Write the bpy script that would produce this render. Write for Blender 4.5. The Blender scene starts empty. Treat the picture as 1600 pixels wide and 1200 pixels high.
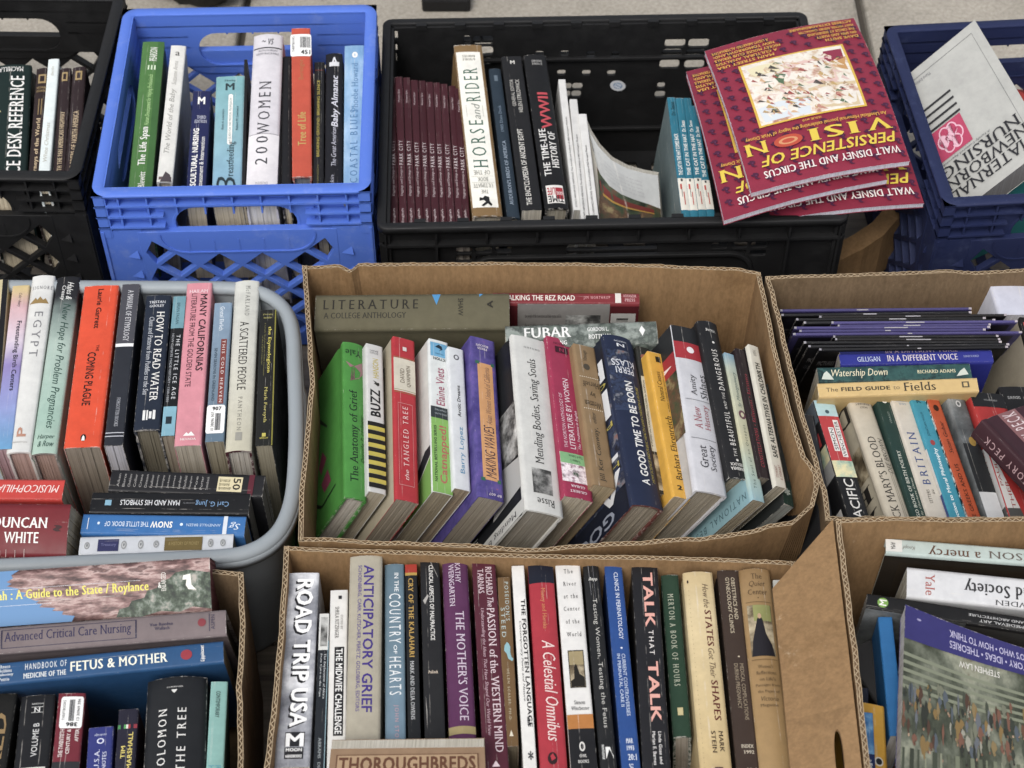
import bpy, bmesh, math, random
from mathutils import Vector, Matrix
random.seed(7)
R = math.radians
S = bpy.context.scene
COL = S.collection
# ---------------------------------------------------------------- camera
TH, CH, FPX = R(49.7), 1.737, 2800.0
cd = bpy.data.cameras.new("camera"); cam = bpy.data.objects.new("camera", cd); COL.objects.link(cam)
cam.location = (0, 0, CH); cam.rotation_euler = (math.pi/2 - TH, 0, 0)
cd.sensor_width = 36; cd.lens = 36*FPX/1600; cd.clip_end = 200; cd.clip_start = .05
cd.dof.use_dof = True; cd.dof.focus_distance = 1.95; cd.dof.aperture_fstop = 9.0
S.camera = cam
# ---------------------------------------------------------------- light: bright overcast
W_ = bpy.data.worlds.new("World"); S.world = W_; W_.use_nodes = True
nt = W_.node_tree; nt.nodes.clear()
sky = nt.nodes.new("ShaderNodeTexSky"); sky.sky_type = 'NISHITA'; sky.sun_disc = False
SUN_EL, SUN_AZ = R(56), R(205)
sky.sun_elevation = SUN_EL; sky.sun_rotation = SUN_AZ; sky.dust_density = 4.0; sky.ozone_density = .6
hs = nt.nodes.new("ShaderNodeHueSaturation"); hs.inputs['Saturation'].default_value = .35
bg = nt.nodes.new("ShaderNodeBackground"); bg.inputs[1].default_value = .15
wo = nt.nodes.new("ShaderNodeOutputWorld")
nt.links.new(sky.outputs[0], hs.inputs['Color']); nt.links.new(hs.outputs[0], bg.inputs[0]); nt.links.new(bg.outputs[0], wo.inputs[0])
sl = bpy.data.lights.new("sun", 'SUN'); sl.energy = 1.0; sl.angle = R(24); sl.color = (1, .97, .92)
so = bpy.data.objects.new("sun", sl); COL.objects.link(so)
sd = Vector((math.sin(SUN_AZ)*math.cos(SUN_EL), math.cos(SUN_AZ)*math.cos(SUN_EL), math.sin(SUN_EL)))
so.rotation_euler = sd.to_track_quat('Z', 'Y').to_euler(); so.location = (0, 0, 6)
S.view_settings.view_transform = 'Standard'; S.view_settings.look = 'None'; S.view_settings.exposure = 0.34; S.view_settings.gamma = 1
S.cycles.max_bounces = 8

# ---------------------------------------------------------------- helpers
ct, st = math.cos(TH), math.sin(TH)
def P(x, y, z):
    "point of the place at height z that the photograph shows at pixel x, y"
    u, v = (x-800)/FPX, (600-y)/FPX
    t = (CH-z)/(st - v*ct)
    return Vector((u*t, (ct+v*st)*t, z))
def PW(x, y, yb):
    "the same on an upright plane facing the viewer at distance yb"
    u, v = (x-800)/FPX, (600-y)/FPX
    t = yb/(ct+v*st)
    return Vector((u*t, yb, CH - t*(st-v*ct)))
def px(p):
    d = Vector(p) - Vector((0, 0, CH))
    zc = d.y*ct - d.z*st; vv = d.y*st + d.z*ct
    return (800+FPX*d.x/zc, 600-FPX*vv/zc)
def lin(h):
    h = h.lstrip('#'); o = []
    for i in (0, 2, 4):
        c = int(h[i:i+2], 16)/255
        o.append(c/12.92 if c < .04045 else ((c+.055)/1.055)**2.4)
    g_ = .2126*o[0]+.7152*o[1]+.0722*o[2]
    return (*[(c+(g_-c)*.13)*.97+.004 for c in o], 1)
class MB:
    "collects verts, faces, material slots and uv, and links them as ONE mesh object"
    def __init__(s): s.v = []; s.f = []; s.m = []; s.uv = {}; s.mats = []; s.sm = []
    def slot(s, m):
        if m not in s.mats: s.mats.append(m)
        return s.mats.index(m)
    def add(s, vs, fs, m, uv=None, smooth=False):
        b = len(s.v); k = s.slot(m); s.v += [tuple(q) for q in vs]
        if uv:
            for i, q in enumerate(uv): s.uv[b+i] = q
        for f in fs: s.f.append([b+i for i in f]); s.m.append(k); s.sm.append(smooth)
    def box(s, c, d, m, rot=None):
        vs = []
        for i in range(8):
            q = Vector(((i & 1)-.5, (i >> 1 & 1)-.5, (i >> 2)-.5))
            q = Vector((q.x*d[0], q.y*d[1], q.z*d[2]))
            if rot: q = rot @ q
            vs.append(q+Vector(c))
        s.add(vs, [(0,2,3,1),(4,5,7,6),(0,1,5,4),(2,6,7,3),(0,4,6,2),(1,3,7,5)], m)
    def build(s, name, parent=None, bevel=0):
        me = bpy.data.meshes.new(name); me.from_pydata(s.v, [], s.f)
        for m in s.mats: me.materials.append(m)
        me.polygons.foreach_set("material_index", s.m)
        me.polygons.foreach_set("use_smooth", s.sm)
        if s.uv:
            l = me.uv_layers.new(name="UVMap")
            for lp in me.loops: l.data[lp.index].uv = s.uv.get(lp.vertex_index, (0, 0))
        me.update()
        o = bpy.data.objects.new(name, me); COL.objects.link(o)
        if parent: o.parent = parent
        if bevel:
            b = o.modifiers.new("bevel", 'BEVEL'); b.width = bevel; b.segments = 2; b.limit_method = 'ANGLE'; b.angle_limit = R(40)
        return o
def thing(name, label, cat, group=None, mw=None):
    o = bpy.data.objects.new(name, None); o.empty_display_size = .05; COL.objects.link(o)
    if mw is not None: o.matrix_world = mw
    o['label'] = label; o['category'] = cat
    if group: o['group'] = group
    return o
def panel(outer, holes, th, bev=0.0):
    "flat plate with holes, from 2D outlines; returns verts (x, y, z) and faces"
    c = bpy.data.curves.new("t", 'CURVE'); c.dimensions = '2D'; c.fill_mode = 'BOTH'; c.extrude = max(th/2-bev, 1e-5)
    if bev: c.bevel_depth = bev; c.bevel_resolution = 1; c.offset = -bev
    for pts in [outer]+holes:
        sp = c.splines.new('POLY'); sp.points.add(len(pts)-1); sp.use_cyclic_u = True
        for p, q in zip(sp.points, pts): p.co = (q[0], q[1], 0, 1)
    o = bpy.data.objects.new("t", c)
    me = bpy.data.meshes.new_from_object(o)
    v = [tuple(q.co) for q in me.vertices]; f = [tuple(q.vertices) for q in me.polygons]
    bpy.data.objects.remove(o); bpy.data.curves.remove(c); bpy.data.meshes.remove(me)
    return v, f
def rrect(cx, cy, w, h, r, n=4):
    r = min(r, w/2*.999, h/2*.999); o = []
    for k, (sx, sy) in enumerate(((1,1),(-1,1),(-1,-1),(1,-1))):
        for i in range(n+1):
            a = math.pi/2*(k+i/n)
            o.append((cx+sx*(w/2-r)+r*math.cos(a), cy+sy*(h/2-r)+r*math.sin(a)))
    return o
def sweep(mb, path, prof, m, closed=True, smooth=True):
    "path: plan points (x, y, z); prof: (outward, up) offsets"
    n = len(path); k = len(prof); vs = []
    cen = sum((Vector(p) for p in path), Vector())/n
    for i, p in enumerate(path):
        a = Vector(path[(i-1) % n]) if closed or i else Vector(p); b = Vector(path[(i+1) % n]) if closed or i < n-1 else Vector(p)
        t = (b-a); t.z = 0; t.normalize(); nrm = Vector((t.y, -t.x, 0))
        for (o, u) in prof: vs.append(Vector(p)+nrm*o+Vector((0, 0, u)))
    fs = []
    for i in range(n if closed else n-1):
        j = (i+1) % n
        for q in range(k):
            r = (q+1) % k
            fs.append((i*k+q, j*k+q, j*k+r, i*k+r))
    mb.add(vs, fs, m, smooth=smooth)

# ---------------------------------------------------------------- materials
_mc = {}
def nodes(name):
    m = bpy.data.materials.new(name); m.use_nodes = True; n = m.node_tree; b = n.nodes["Principled BSDF"]
    return m, n, b
def N(n, t, **k):
    q = n.nodes.new(t)
    for a, v in k.items():
        if a in q.inputs: q.inputs[a].default_value = v
        else: setattr(q, a, v)
    return q
def ramp(n, fac, stops, interp='LINEAR'):
    r = n.nodes.new("ShaderNodeValToRGB"); r.color_ramp.interpolation = interp
    e = r.color_ramp.elements
    while len(e) < len(stops): e.new(.5)
    for q, (p, c) in zip(e, stops): q.position = p; q.color = lin(c) if isinstance(c, str) else c
    n.links.new(fac, r.inputs[0]); return r.outputs[0]
def mix(n, f, a, b, mode='MIX'):
    x = n.nodes.new("ShaderNodeMix"); x.data_type = 'RGBA'; x.blend_type = mode
    for i, v in ((0, f), (6, a), (7, b)):
        if hasattr(v, 'links'): n.links.new(v, x.inputs[i])
        else: x.inputs[i].default_value = v
    return x.outputs[2]
def math_(n, op, a, b=0.0, clamp=False):
    x = n.nodes.new("ShaderNodeMath"); x.operation = op; x.use_clamp = clamp
    for i, v in ((0, a), (1, b)):
        if hasattr(v, 'links'): n.links.new(v, x.inputs[i])
        else: x.inputs[i].default_value = v
    return x.outputs[0]
def noise(n, scale, detail=4, rough=.6, vec=None, stretch=None):
    tc = n.nodes.new("ShaderNodeTexCoord"); out = tc.outputs['Object']
    if stretch:
        mp = n.nodes.new("ShaderNodeMapping"); mp.inputs['Scale'].default_value = stretch
        n.links.new(out, mp.inputs[0]); out = mp.outputs[0]
    q = N(n, "ShaderNodeTexNoise", Scale=scale, Detail=detail, Roughness=rough)
    n.links.new(out, q.inputs['Vector']); return q.outputs[0]
def bump(n, b, h, s=.2, d=.001):
    q = n.nodes.new("ShaderNodeBump"); q.inputs['Strength'].default_value = s; q.inputs['Distance'].default_value = d
    n.links.new(h, q.inputs['Height']); n.links.new(q.outputs[0], b.inputs['Normal'])
_wg = {}
class _GT:
    "lets the node helpers build inside a group"
    def __init__(s, t): s.nodes = t.nodes; s.links = t.links
def gbump(n, go, h, s, d):
    q = n.nodes.new("ShaderNodeBump"); q.inputs['Strength'].default_value = s; q.inputs['Distance'].default_value = d
    n.links.new(h, q.inputs['Height']); n.links.new(q.outputs[0], go.inputs[2])
def wear_group(fin):
    "handled print: tonal variation, ageing, rubbed edges and reading creases"
    if fin in _wg: return _wg[fin]
    t = bpy.data.node_groups.new("wear_"+fin, 'ShaderNodeTree')
    t.interface.new_socket("Color", in_out='INPUT', socket_type='NodeSocketColor')
    t.interface.new_socket("Color", in_out='OUTPUT', socket_type='NodeSocketColor')
    t.interface.new_socket("Roughness", in_out='OUTPUT', socket_type='NodeSocketFloat')
    t.interface.new_socket("Normal", in_out='OUTPUT', socket_type='NodeSocketVector')
    n = _GT(t); gi = n.nodes.new("NodeGroupInput"); go = n.nodes.new("NodeGroupOutput"); base = gi.outputs[0]
    # rubbed edges and fine tonal variation of a handled book
    tint = noise(n, 45, 5, .7)
    base = mix(n, 1.0, base, ramp(n, tint, [(.3, (.86,.86,.86,1)), (.7, (1.06,1.06,1.05,1))]), 'MULTIPLY')
    uv = n.nodes.new("ShaderNodeUVMap"); sx = n.nodes.new("ShaderNodeSeparateXYZ"); n.links.new(uv.outputs[0], sx.inputs[0])
    du = math_(n, 'ABSOLUTE', math_(n, 'SUBTRACT', math_(n, 'ABSOLUTE', sx.outputs[0]), 1.0))
    dv = math_(n, 'SUBTRACT', 1.0, math_(n, 'ABSOLUTE', sx.outputs[1]))
    eu = math_(n, 'SUBTRACT', 1.0, math_(n, 'DIVIDE', du, .07), True)
    ev = math_(n, 'SUBTRACT', 1.0, math_(n, 'DIVIDE', dv, .022), True)
    e = math_(n, 'MAXIMUM', eu, ev) if fin != 'sheet' else math_(n, 'SUBTRACT', 1.0, math_(n, 'DIVIDE', math_(n, 'MINIMUM', du, dv), .012), True)
    wn = noise(n, 150, 6, .75)
    oi = n.nodes.new("ShaderNodeObjectInfo").outputs['Random']
    thr = math_(n, 'SUBTRACT', .96, math_(n, 'MULTIPLY', oi, .13))
    wr = math_(n, 'MULTIPLY', math_(n, 'SUBTRACT', math_(n, 'ADD', math_(n, 'MULTIPLY', e, .42), wn), thr), 6.0, True)
    # each copy has aged a little differently
    ag = math_(n, 'ADD', math_(n, 'MULTIPLY', oi, .20), .88)
    cb_ = n.nodes.new("ShaderNodeCombineXYZ")
    for i in range(3): n.links.new(ag, cb_.inputs[i])
    base = mix(n, 1.0, base, cb_.outputs[0], 'MULTIPLY')
    if fin == 'cover':
        # reading creases along the spine
        for k, (mul, off) in enumerate(((7.3, .13), (13.7, .51))):
            pos = math_(n, 'SUBTRACT', math_(n, 'MULTIPLY', math_(n, 'FRACT', math_(n, 'MULTIPLY', oi, mul)), 1.5), .75)
            wob = math_(n, 'MULTIPLY', math_(n, 'SUBTRACT', noise(n, 14, 3), .5), .16)
            dd = math_(n, 'ABSOLUTE', math_(n, 'SUBTRACT', math_(n, 'ADD', sx.outputs[0], wob), pos))
            ln = math_(n, 'SUBTRACT', 1.0, math_(n, 'DIVIDE', dd, .035), True)
            br = math_(n, 'MULTIPLY', math_(n, 'SUBTRACT', noise(n, 38, 4, .7), .47), 7, True)
            on = math_(n, 'GREATER_THAN', math_(n, 'FRACT', math_(n, 'MULTIPLY', oi, mul*3.1)), .45)
            wr = math_(n, 'MAXIMUM', wr, math_(n, 'MULTIPLY', math_(n, 'MULTIPLY', ln, br), math_(n, 'MULTIPLY', on, .6)))
    base = mix(n, math_(n, 'MULTIPLY', wr, .75), base, lin('#d6d0c6'))
    rough = .8 if fin == 'cloth' else .42
    rn = ramp(n, noise(n, 30, 4), [(.3, (rough-.08,)*3+(1,)), (.7, (rough+.16,)*3+(1,))])
    n.links.new(rn, go.inputs[1])
    if fin == 'cloth': gbump(n, go, noise(n, 1500, 2), .25, .0004)
    else: gbump(n, go, noise(n, 60, 3), .12, .0008)
    n.links.new(base, go.inputs[0]); _wg[fin] = t
    return t
ART = {  # painted or printed pictures: scale, stretch, stops
 'cloud': (16, (1,1,1), [(.3,'#55575f'),(.45,'#9a9ca3'),(.58,'#d9dadd'),(.72,'#8a8c93')]),
 'photo': (34, (1,1,1), [(.3,'#151515'),(.45,'#4a4a48'),(.58,'#a8a8a4'),(.7,'#dcdcd8')]),
 'sepia': (30, (1,1,1), [(.3,'#241d14'),(.48,'#6b5d45'),(.6,'#b7a888'),(.7,'#d9cfb4')]),
 'camo': (22, (1,1,1), [(.40,'#6f7a70'),(.47,'#474f4a'),(.55,'#8d958e'),(.62,'#7c8780')]),
 'floral': (70, (1,1,1), [(.36,'#2f4a33'),(.46,'#c9b6bd'),(.54,'#f0e6e8'),(.64,'#8f6676')]),
 'rock': (52, (2.4,.6,1), [(.32,'#2b2124'),(.42,'#5f4644'),(.50,'#8a6a66'),(.57,'#b59a94'),(.64,'#5a4140'),(.74,'#94756e')]),
 'scrub': (110, (1,1,1), [(.38,'#1f2a22'),(.5,'#42503f'),(.58,'#6b766a'),(.68,'#a39c92')]),
 'blues': (26, (1,.35,1), [(.34,'#5f95c4'),(.5,'#8ab4da'),(.62,'#a9cae8'),(.75,'#d4e4f3')]),
 'purple': (55, (1,1,1), [(.35,'#40367a'),(.55,'#5a4e96'),(.66,'#6a55a0'),(.70,'#b5604f'),(.74,'#5a4e96')]),
 'fresco': (30, (1,.6,1), [(.3,'#20241c'),(.43,'#43483a'),(.54,'#65695a'),(.63,'#8a8c78'),(.74,'#4e3e2c')]),
 'figures': (52, (1,.45,1), [(.3,'#2b2a26'),(.42,'#5d6066'),(.5,'#8d6f43'),(.58,'#a2a08e'),(.66,'#7b452f'),(.75,'#c3c0b0')]),
 'circus': (38, (1,1,1), [(.3,'#8a5c50'),(.38,'#bfa080'),(.44,'#d9d0c0'),(.54,'#dcd6cc'),(.60,'#c9ab96'),(.66,'#a87264'),(.74,'#bda678')]),
 'wood': (40, (1,1,1), [(.3,'#30200f'),(.6,'#6a4a2c')]),
 'water': (40, (1,1,1), [(.35,'#1f4f86'),(.5,'#3f7db5'),(.65,'#7fb2d6')]),
 'map': (40, (1,1,1), [(.35,'#5f8f86'),(.46,'#a9bba0'),(.56,'#d8cf9e'),(.7,'#e6ddb6')]),
 'zig': (90, (1,1,1), [(.44,'#1b1b1b'),(.5,'#efeae2'),(.56,'#1b1b1b')]),
 'grey': (20, (1,1,1), [(.35,'#3c3f40'),(.5,'#5b5f60'),(.68,'#8b9092')]),
 'watership': (42, (1,1,1), [(.40,'#1d3d3e'),(.55,'#2d5552'),(.62,'#16292c'),(.75,'#2d5552')]),
 'born': (60, (1,1,1), [(.36,'#151a2c'),(.46,'#33405e'),(.54,'#20263c'),(.62,'#6d727e'),(.70,'#8d6258'),(.78,'#20263c')]),
 'garden': (34, (1,1,1), [(.35,'#1d241c'),(.46,'#3f4a34'),(.55,'#5f4434'),(.64,'#8f8158'),(.72,'#2c3a2a')]),
}
def mat(c, fin='print'):
    "c: '#rrggbb' or '@art' or '~c1~c2..' (a printed blend from far end to near end)"
    k = (c, fin)
    if k in _mc: return _mc[k]
    m, n, b = nodes("%s_%s" % (fin, c.strip('#@~').replace('#', '')[:20]))
    if c[0] == '@':
        sc, stc, stops = ART[c[1:]]
        base = ramp(n, noise(n, sc, 6, .62, stretch=stc), stops)
    elif c[0] == '~':
        cs = c[1:].split('~'); uv = n.nodes.new("ShaderNodeUVMap"); sx = n.nodes.new("ShaderNodeSeparateXYZ")
        n.links.new(uv.outputs[0], sx.inputs[0])
        f = math_(n, 'MULTIPLY_ADD', sx.outputs[1], -.5); f.node.inputs[2].default_value = .5
        f = math_(n, 'ADD', f, math_(n, 'MULTIPLY', math_(n, 'SUBTRACT', noise(n, 40, 4), .5), .12))
        st_ = []
        for i, x in enumerate(cs):
            p, q = x.split(':'); st_.append((float(p), q))
        base = ramp(n, f, st_)
    else: base = lin(c)
    rough = .45
    if fin in ('cover', 'cloth', 'sheet'):
        gn = n.nodes.new("ShaderNodeGroup"); gn.node_tree = wear_group(fin)
        if hasattr(base, 'links'): n.links.new(base, gn.inputs[0])
        else: gn.inputs[0].default_value = base
        base = gn.outputs[0]; n.links.new(gn.outputs[1], b.inputs['Roughness']); n.links.new(gn.outputs[2], b.inputs['Normal'])
    else: b.inputs['Roughness'].default_value = rough
    if hasattr(base, 'links'): n.links.new(base, b.inputs['Base Color'])
    else: b.inputs['Base Color'].default_value = base
    b.inputs['Specular IOR Level'].default_value = .22
    _mc[k] = m; return m
def page_mat(c='#d2c6ad'):
    k = ('pg', c)
    if k in _mc: return _mc[k]
    m, n, b = nodes("paper_edges")
    l1 = noise(n, 1, 3, .8, stretch=(1100, 3, 2.5)); l2 = noise(n, 22, 4, .6)
    q = mix(n, 1, lin(c), ramp(n, l1, [(.34, (.70,.68,.64,1)), (.56, (1.03,1.03,1.02,1))]), 'MULTIPLY')
    q = mix(n, 1, q, ramp(n, l2, [(.3, (.88,.85,.8,1)), (.7, (1.04,1.04,1.04,1))]), 'MULTIPLY')
    n.links.new(q, b.inputs['Base Color']); b.inputs['Roughness'].default_value = .9
    bump(n, b, l1, .5, .0006)
    _mc[k] = m; return m
def plastic(name, c, c2, rough=.45, dirt=.35):
    m, n, b = nodes(name)
    d = noise(n, 28, 7, .72)
    q = mix(n, math_(n, 'MULTIPLY', math_(n, 'SUBTRACT', d, .54), dirt*8, True), lin(c), lin(c2))
    sp = noise(n, 420, 2, .5)
    q = mix(n, math_(n, 'MULTIPLY', math_(n, 'SUBTRACT', sp, .70), 6, True), q, lin(c2))
    for stc in ((14, 14, 300), (260, 260, 22)):   # scrapes
        w_ = noise(n, 1, 3, .7, stretch=stc)
        q = mix(n, math_(n, 'MULTIPLY', math_(n, 'SUBTRACT', w_, .66), 4*dirt, True), q, lin(c2))
    n.links.new(q, b.inputs['Base Color'])
    n.links.new(ramp(n, d, [(.35, (rough-.08,)*3+(1,)), (.7, (rough+.25,)*3+(1,))]), b.inputs['Roughness'])
    bump(n, b, noise(n, 120, 4), .10, .001); b.inputs['Specular IOR Level'].default_value = .3
    return m
def kraft(name, c, c2):
    m, n, b = nodes(name)
    a = noise(n, 10, 6, .65); f = noise(n, 320, 4, .7, stretch=(1, 1, .35)); rib = noise(n, 1, 1, .5, stretch=(130, 130, 2))
    q = mix(n, a, lin(c), lin(c2))
    q = mix(n, 1, q, ramp(n, f, [(.3, (.80,.79,.77,1)), (.65, (1.06,1.06,1.05,1))]), 'MULTIPLY')
    q = mix(n, 1, q, ramp(n, rib, [(.35, (.92,.92,.92,1)), (.6, (1.03,1.03,1.03,1))]), 'MULTIPLY')
    st_ = noise(n, 7, 9, .72)          # water marks and grubby patches
    q = mix(n, 1, q, ramp(n, st_, [(.30, (.60,.57,.53,1)), (.42, (.88,.87,.85,1)), (.46, (1,1,1,1)), (.66, (1.03,1.03,1.03,1)), (.72, (.90,.88,.85,1))]), 'MULTIPLY')
    sc = noise(n, 34, 7, .8, stretch=(1, 1, .4))   # scuffs where the top layer has rubbed off
    q = mix(n, math_(n, 'MULTIPLY', math_(n, 'SUBTRACT', sc, .63), 9, True), q, lin('#b09a7a'))
    n.links.new(q, b.inputs['Base Color']); b.inputs['Roughness'].default_value = .85; b.inputs['Specular IOR Level'].default_value = .2
    h = math_(n, 'ADD', rib, math_(n, 'MULTIPLY', noise(n, 9, 3), 3.0))
    bump(n, b, h, .3, .0012)
    return m

# ---------------------------------------------------------------- lettering
_gc = {}
STY = {  # bold (x growth), thin (y shrink), serif, shear, spacing
 'n': (.006, -.006, 0, 0, 1.0), 'b': (.024, -.018, 0, 0, 1.02), 'B': (.045, -.03, 0, 0, 1.08), 'l': (-.004, .004, 0, 0, 1.05),
 's': (.012, .010, 1, 0, 1.06), 'S': (.034, 0, 1, 0, 1.1), 'i': (.006, .006, 0, .28, 1.0), 'I': (.024, -.012, 0, .25, 1.02),
 'w': (.010, .010, 1, 0, 1.5), 'k': (.004, 0, 0, 0, 1.4)}
def glyphs(txt, sty):
    k = (txt, sty)
    if k in _gc: return _gc[k]
    bx, ty, serif, shear, sp = STY[sty]
    c = bpy.data.curves.new("t", 'FONT'); c.body = txt; c.resolution_u = 2; c.space_character = sp; c.align_x = 'LEFT'
    o = bpy.data.objects.new("t", c)
    me = bpy.data.meshes.new_from_object(o)
    V = [[q.co.x, q.co.y] for q in me.vertices]; F = [tuple(q.vertices) for q in me.polygons]
    bpy.data.objects.remove(o); bpy.data.curves.remove(c); bpy.data.meshes.remove(me)
    cnt = {}
    for f in F:
        for i in range(len(f)):
            a, b = f[i], f[(i+1) % len(f)]
            cnt.setdefault((min(a, b), max(a, b)), []).append((a, b, f))
    nx = [[0, 0] for _ in V]; terms = []
    for e, l in cnt.items():
        if len(l) != 1: continue
        a, b, f = l[0]; dx, dy = V[b][0]-V[a][0], V[b][1]-V[a][1]; L = math.hypot(dx, dy)
        if L < 1e-7: continue
        ox, oy = dy/L, -dx/L
        cx = sum(V[i][0] for i in f)/len(f)-V[a][0]; cy = sum(V[i][1] for i in f)/len(f)-V[a][1]
        if ox*cx+oy*cy > 0: ox, oy = -ox, -oy
        for i in (a, b): nx[i][0] += ox; nx[i][1] += oy
        if serif and abs(dy) < .004 and .04 < L < .19 and abs(oy) > .9:
            terms.append((min(V[a][0], V[b][0]), max(V[a][0], V[b][0]), V[a][1], oy))
    W2 = []
    for v, q in zip(V, nx):
        L = math.hypot(*q)
        if L > 1e-6: v = [v[0]+bx*q[0]/L, v[1]-ty*q[1]/L]
        W2.append(v)
    for x0, x1, y, oy in terms:
        if oy < 0: y0, y1 = y+ty, y+ty+.035
        else: y0, y1 = y-ty-.035, y-ty
        b = len(W2); W2 += [[x0-.06, y0], [x1+.06, y0], [x1+.06, y1], [x0-.06, y1]]; F.append((b, b+1, b+2, b+3))
    if shear: W2 = [[x+shear*y, y] for x, y in W2]
    if W2:
        x0 = min(v[0] for v in W2); x1 = max(v[0] for v in W2); y0 = min(v[1] for v in W2); y1 = max(v[1] for v in W2)
        W2 = [((x-x0)/max(x1-x0, 1e-6), (y-y0)/max(y1-y0, 1e-6)) for x, y in W2]
    _gc[k] = (W2, F); return _gc[k]

def strips(poly, n):
    "cut a polygon into narrow strips across t so that it follows a rounded face"
    t0 = min(p[1] for p in poly); t1 = max(p[1] for p in poly)
    if n < 2 or t1-t0 < .8/n: return [poly]
    out = []; k0 = int(math.floor(t0*n)); k1 = int(math.ceil(t1*n))
    def clip(pl, c, sgn):
        o = []
        for a, b in zip(pl, pl[1:]+pl[:1]):
            da, db = sgn*(a[1]-c), sgn*(b[1]-c)
            if da >= 0: o.append(a)
            if da*db < 0: r = da/(da-db); o.append((a[0]+(b[0]-a[0])*r, c))
        return o
    for k in range(k0, k1):
        q = clip(clip(poly, k/n, 1), (k+1)/n, -1) if True else None
        if q and len(q) > 2: out.append(q)
    return out
def put(mb, items, mapper, fin='print', ns=1, lk=1.0):
    """print things on a face. mapper(s, t, lift): s 0 far end .. 1 near end, t 0 left .. 1 right.
    ('d'|'u'|'h'|'x', text, style, colour, s0, s1, t0, t1)  d reads away->near, u near->away, h upright, x upside down
    ('#', colour, s0, s1, t0, t1)  ('o', colour, s0, s1, t0, t1)  ('p', colour, [(s, t)..])  ('|', colour, s0, s1, t0, t1) barcode"""
    lvl, pk = -1, ''
    for n_, it in enumerate(items):
        k = it[0]; kk = 't' if k in 'duhx' else '#' if k == '#' else 'p'
        if n_ < 10 or kk != pk or kk == '#': lvl += 1
        pk = kk; lift = (.00022 + .00006*lvl)*lk
        def poly(pts, m):
            for q in strips(pts, ns): mb.add([mapper(s, t, lift) for s, t in q], [tuple(range(len(q)))], m)
        if k in 'duhx':
            _, txt, sty, col, s0, s1, t0, t1 = it
            V, F = glyphs(txt, sty); st2 = []
            for p, q in V:
                if k == 'd': s, t = s0+p*(s1-s0), t0+q*(t1-t0)
                elif k == 'u': s, t = s1-p*(s1-s0), t1-q*(t1-t0)
                elif k == 'h': s, t = s1-q*(s1-s0), t0+p*(t1-t0)
                else: s, t = s0+q*(s1-s0), t1-p*(t1-t0)
                st2.append((s, t))
            F = [f for f in F if all(st2[i][0] <= 1.0 for i in f)]; m = mat(col, fin)
            if ns < 2: mb.add([mapper(s, t, lift) for s, t in st2], F, m)
            else:
                vs, fs = [], []
                for f in F:
                    for q in strips([st2[i] for i in f], ns):
                        fs.append(tuple(range(len(vs), len(vs)+len(q)))); vs += [mapper(s, t, lift) for s, t in q]
                mb.add(vs, fs, m)
        elif k == '#':
            _, col, s0, s1, t0, t1 = it; a, b = (10, 8) if lk == 1 else (20, 20)
            vs = [mapper(s0+(s1-s0)*i/a, t0+(t1-t0)*j/b, lift) for i in range(a+1) for j in range(b+1)]
            uv = [(2*(t0+(t1-t0)*j/b)-1, 1-2*(s0+(s1-s0)*i/a)) for i in range(a+1) for j in range(b+1)]
            mb.add(vs, [(i*(b+1)+j, i*(b+1)+j+1, (i+1)*(b+1)+j+1, (i+1)*(b+1)+j) for i in range(a) for j in range(b)], mat(col, ('cover' if lk == 1 else 'sheet') if fin == 'print' else fin), uv, True)
        elif k == 'o':
            _, col, s0, s1, t0, t1 = it; m = 20
            poly([((s0+s1)/2+(s1-s0)/2*math.sin(6.2832*i/m), (t0+t1)/2+(t1-t0)/2*math.cos(6.2832*i/m)) for i in range(m)], mat(col, fin))
        elif k == 'p': poly(list(it[2]), mat(it[1], fin))
        elif k == '|':
            _, col, s0, s1, t0, t1 = it; rr = random.Random(3); t = 0
            while t < 1:
                w = rr.choice((.02, .035, .05)); a = t0+(t1-t0)*t; b = t0+(t1-t0)*min(1, t+w)
                poly([(s0, a), (s0, b), (s1, b), (s1, a)], mat(col, fin))
                t += w+rr.choice((.02, .03, .05))

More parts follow.
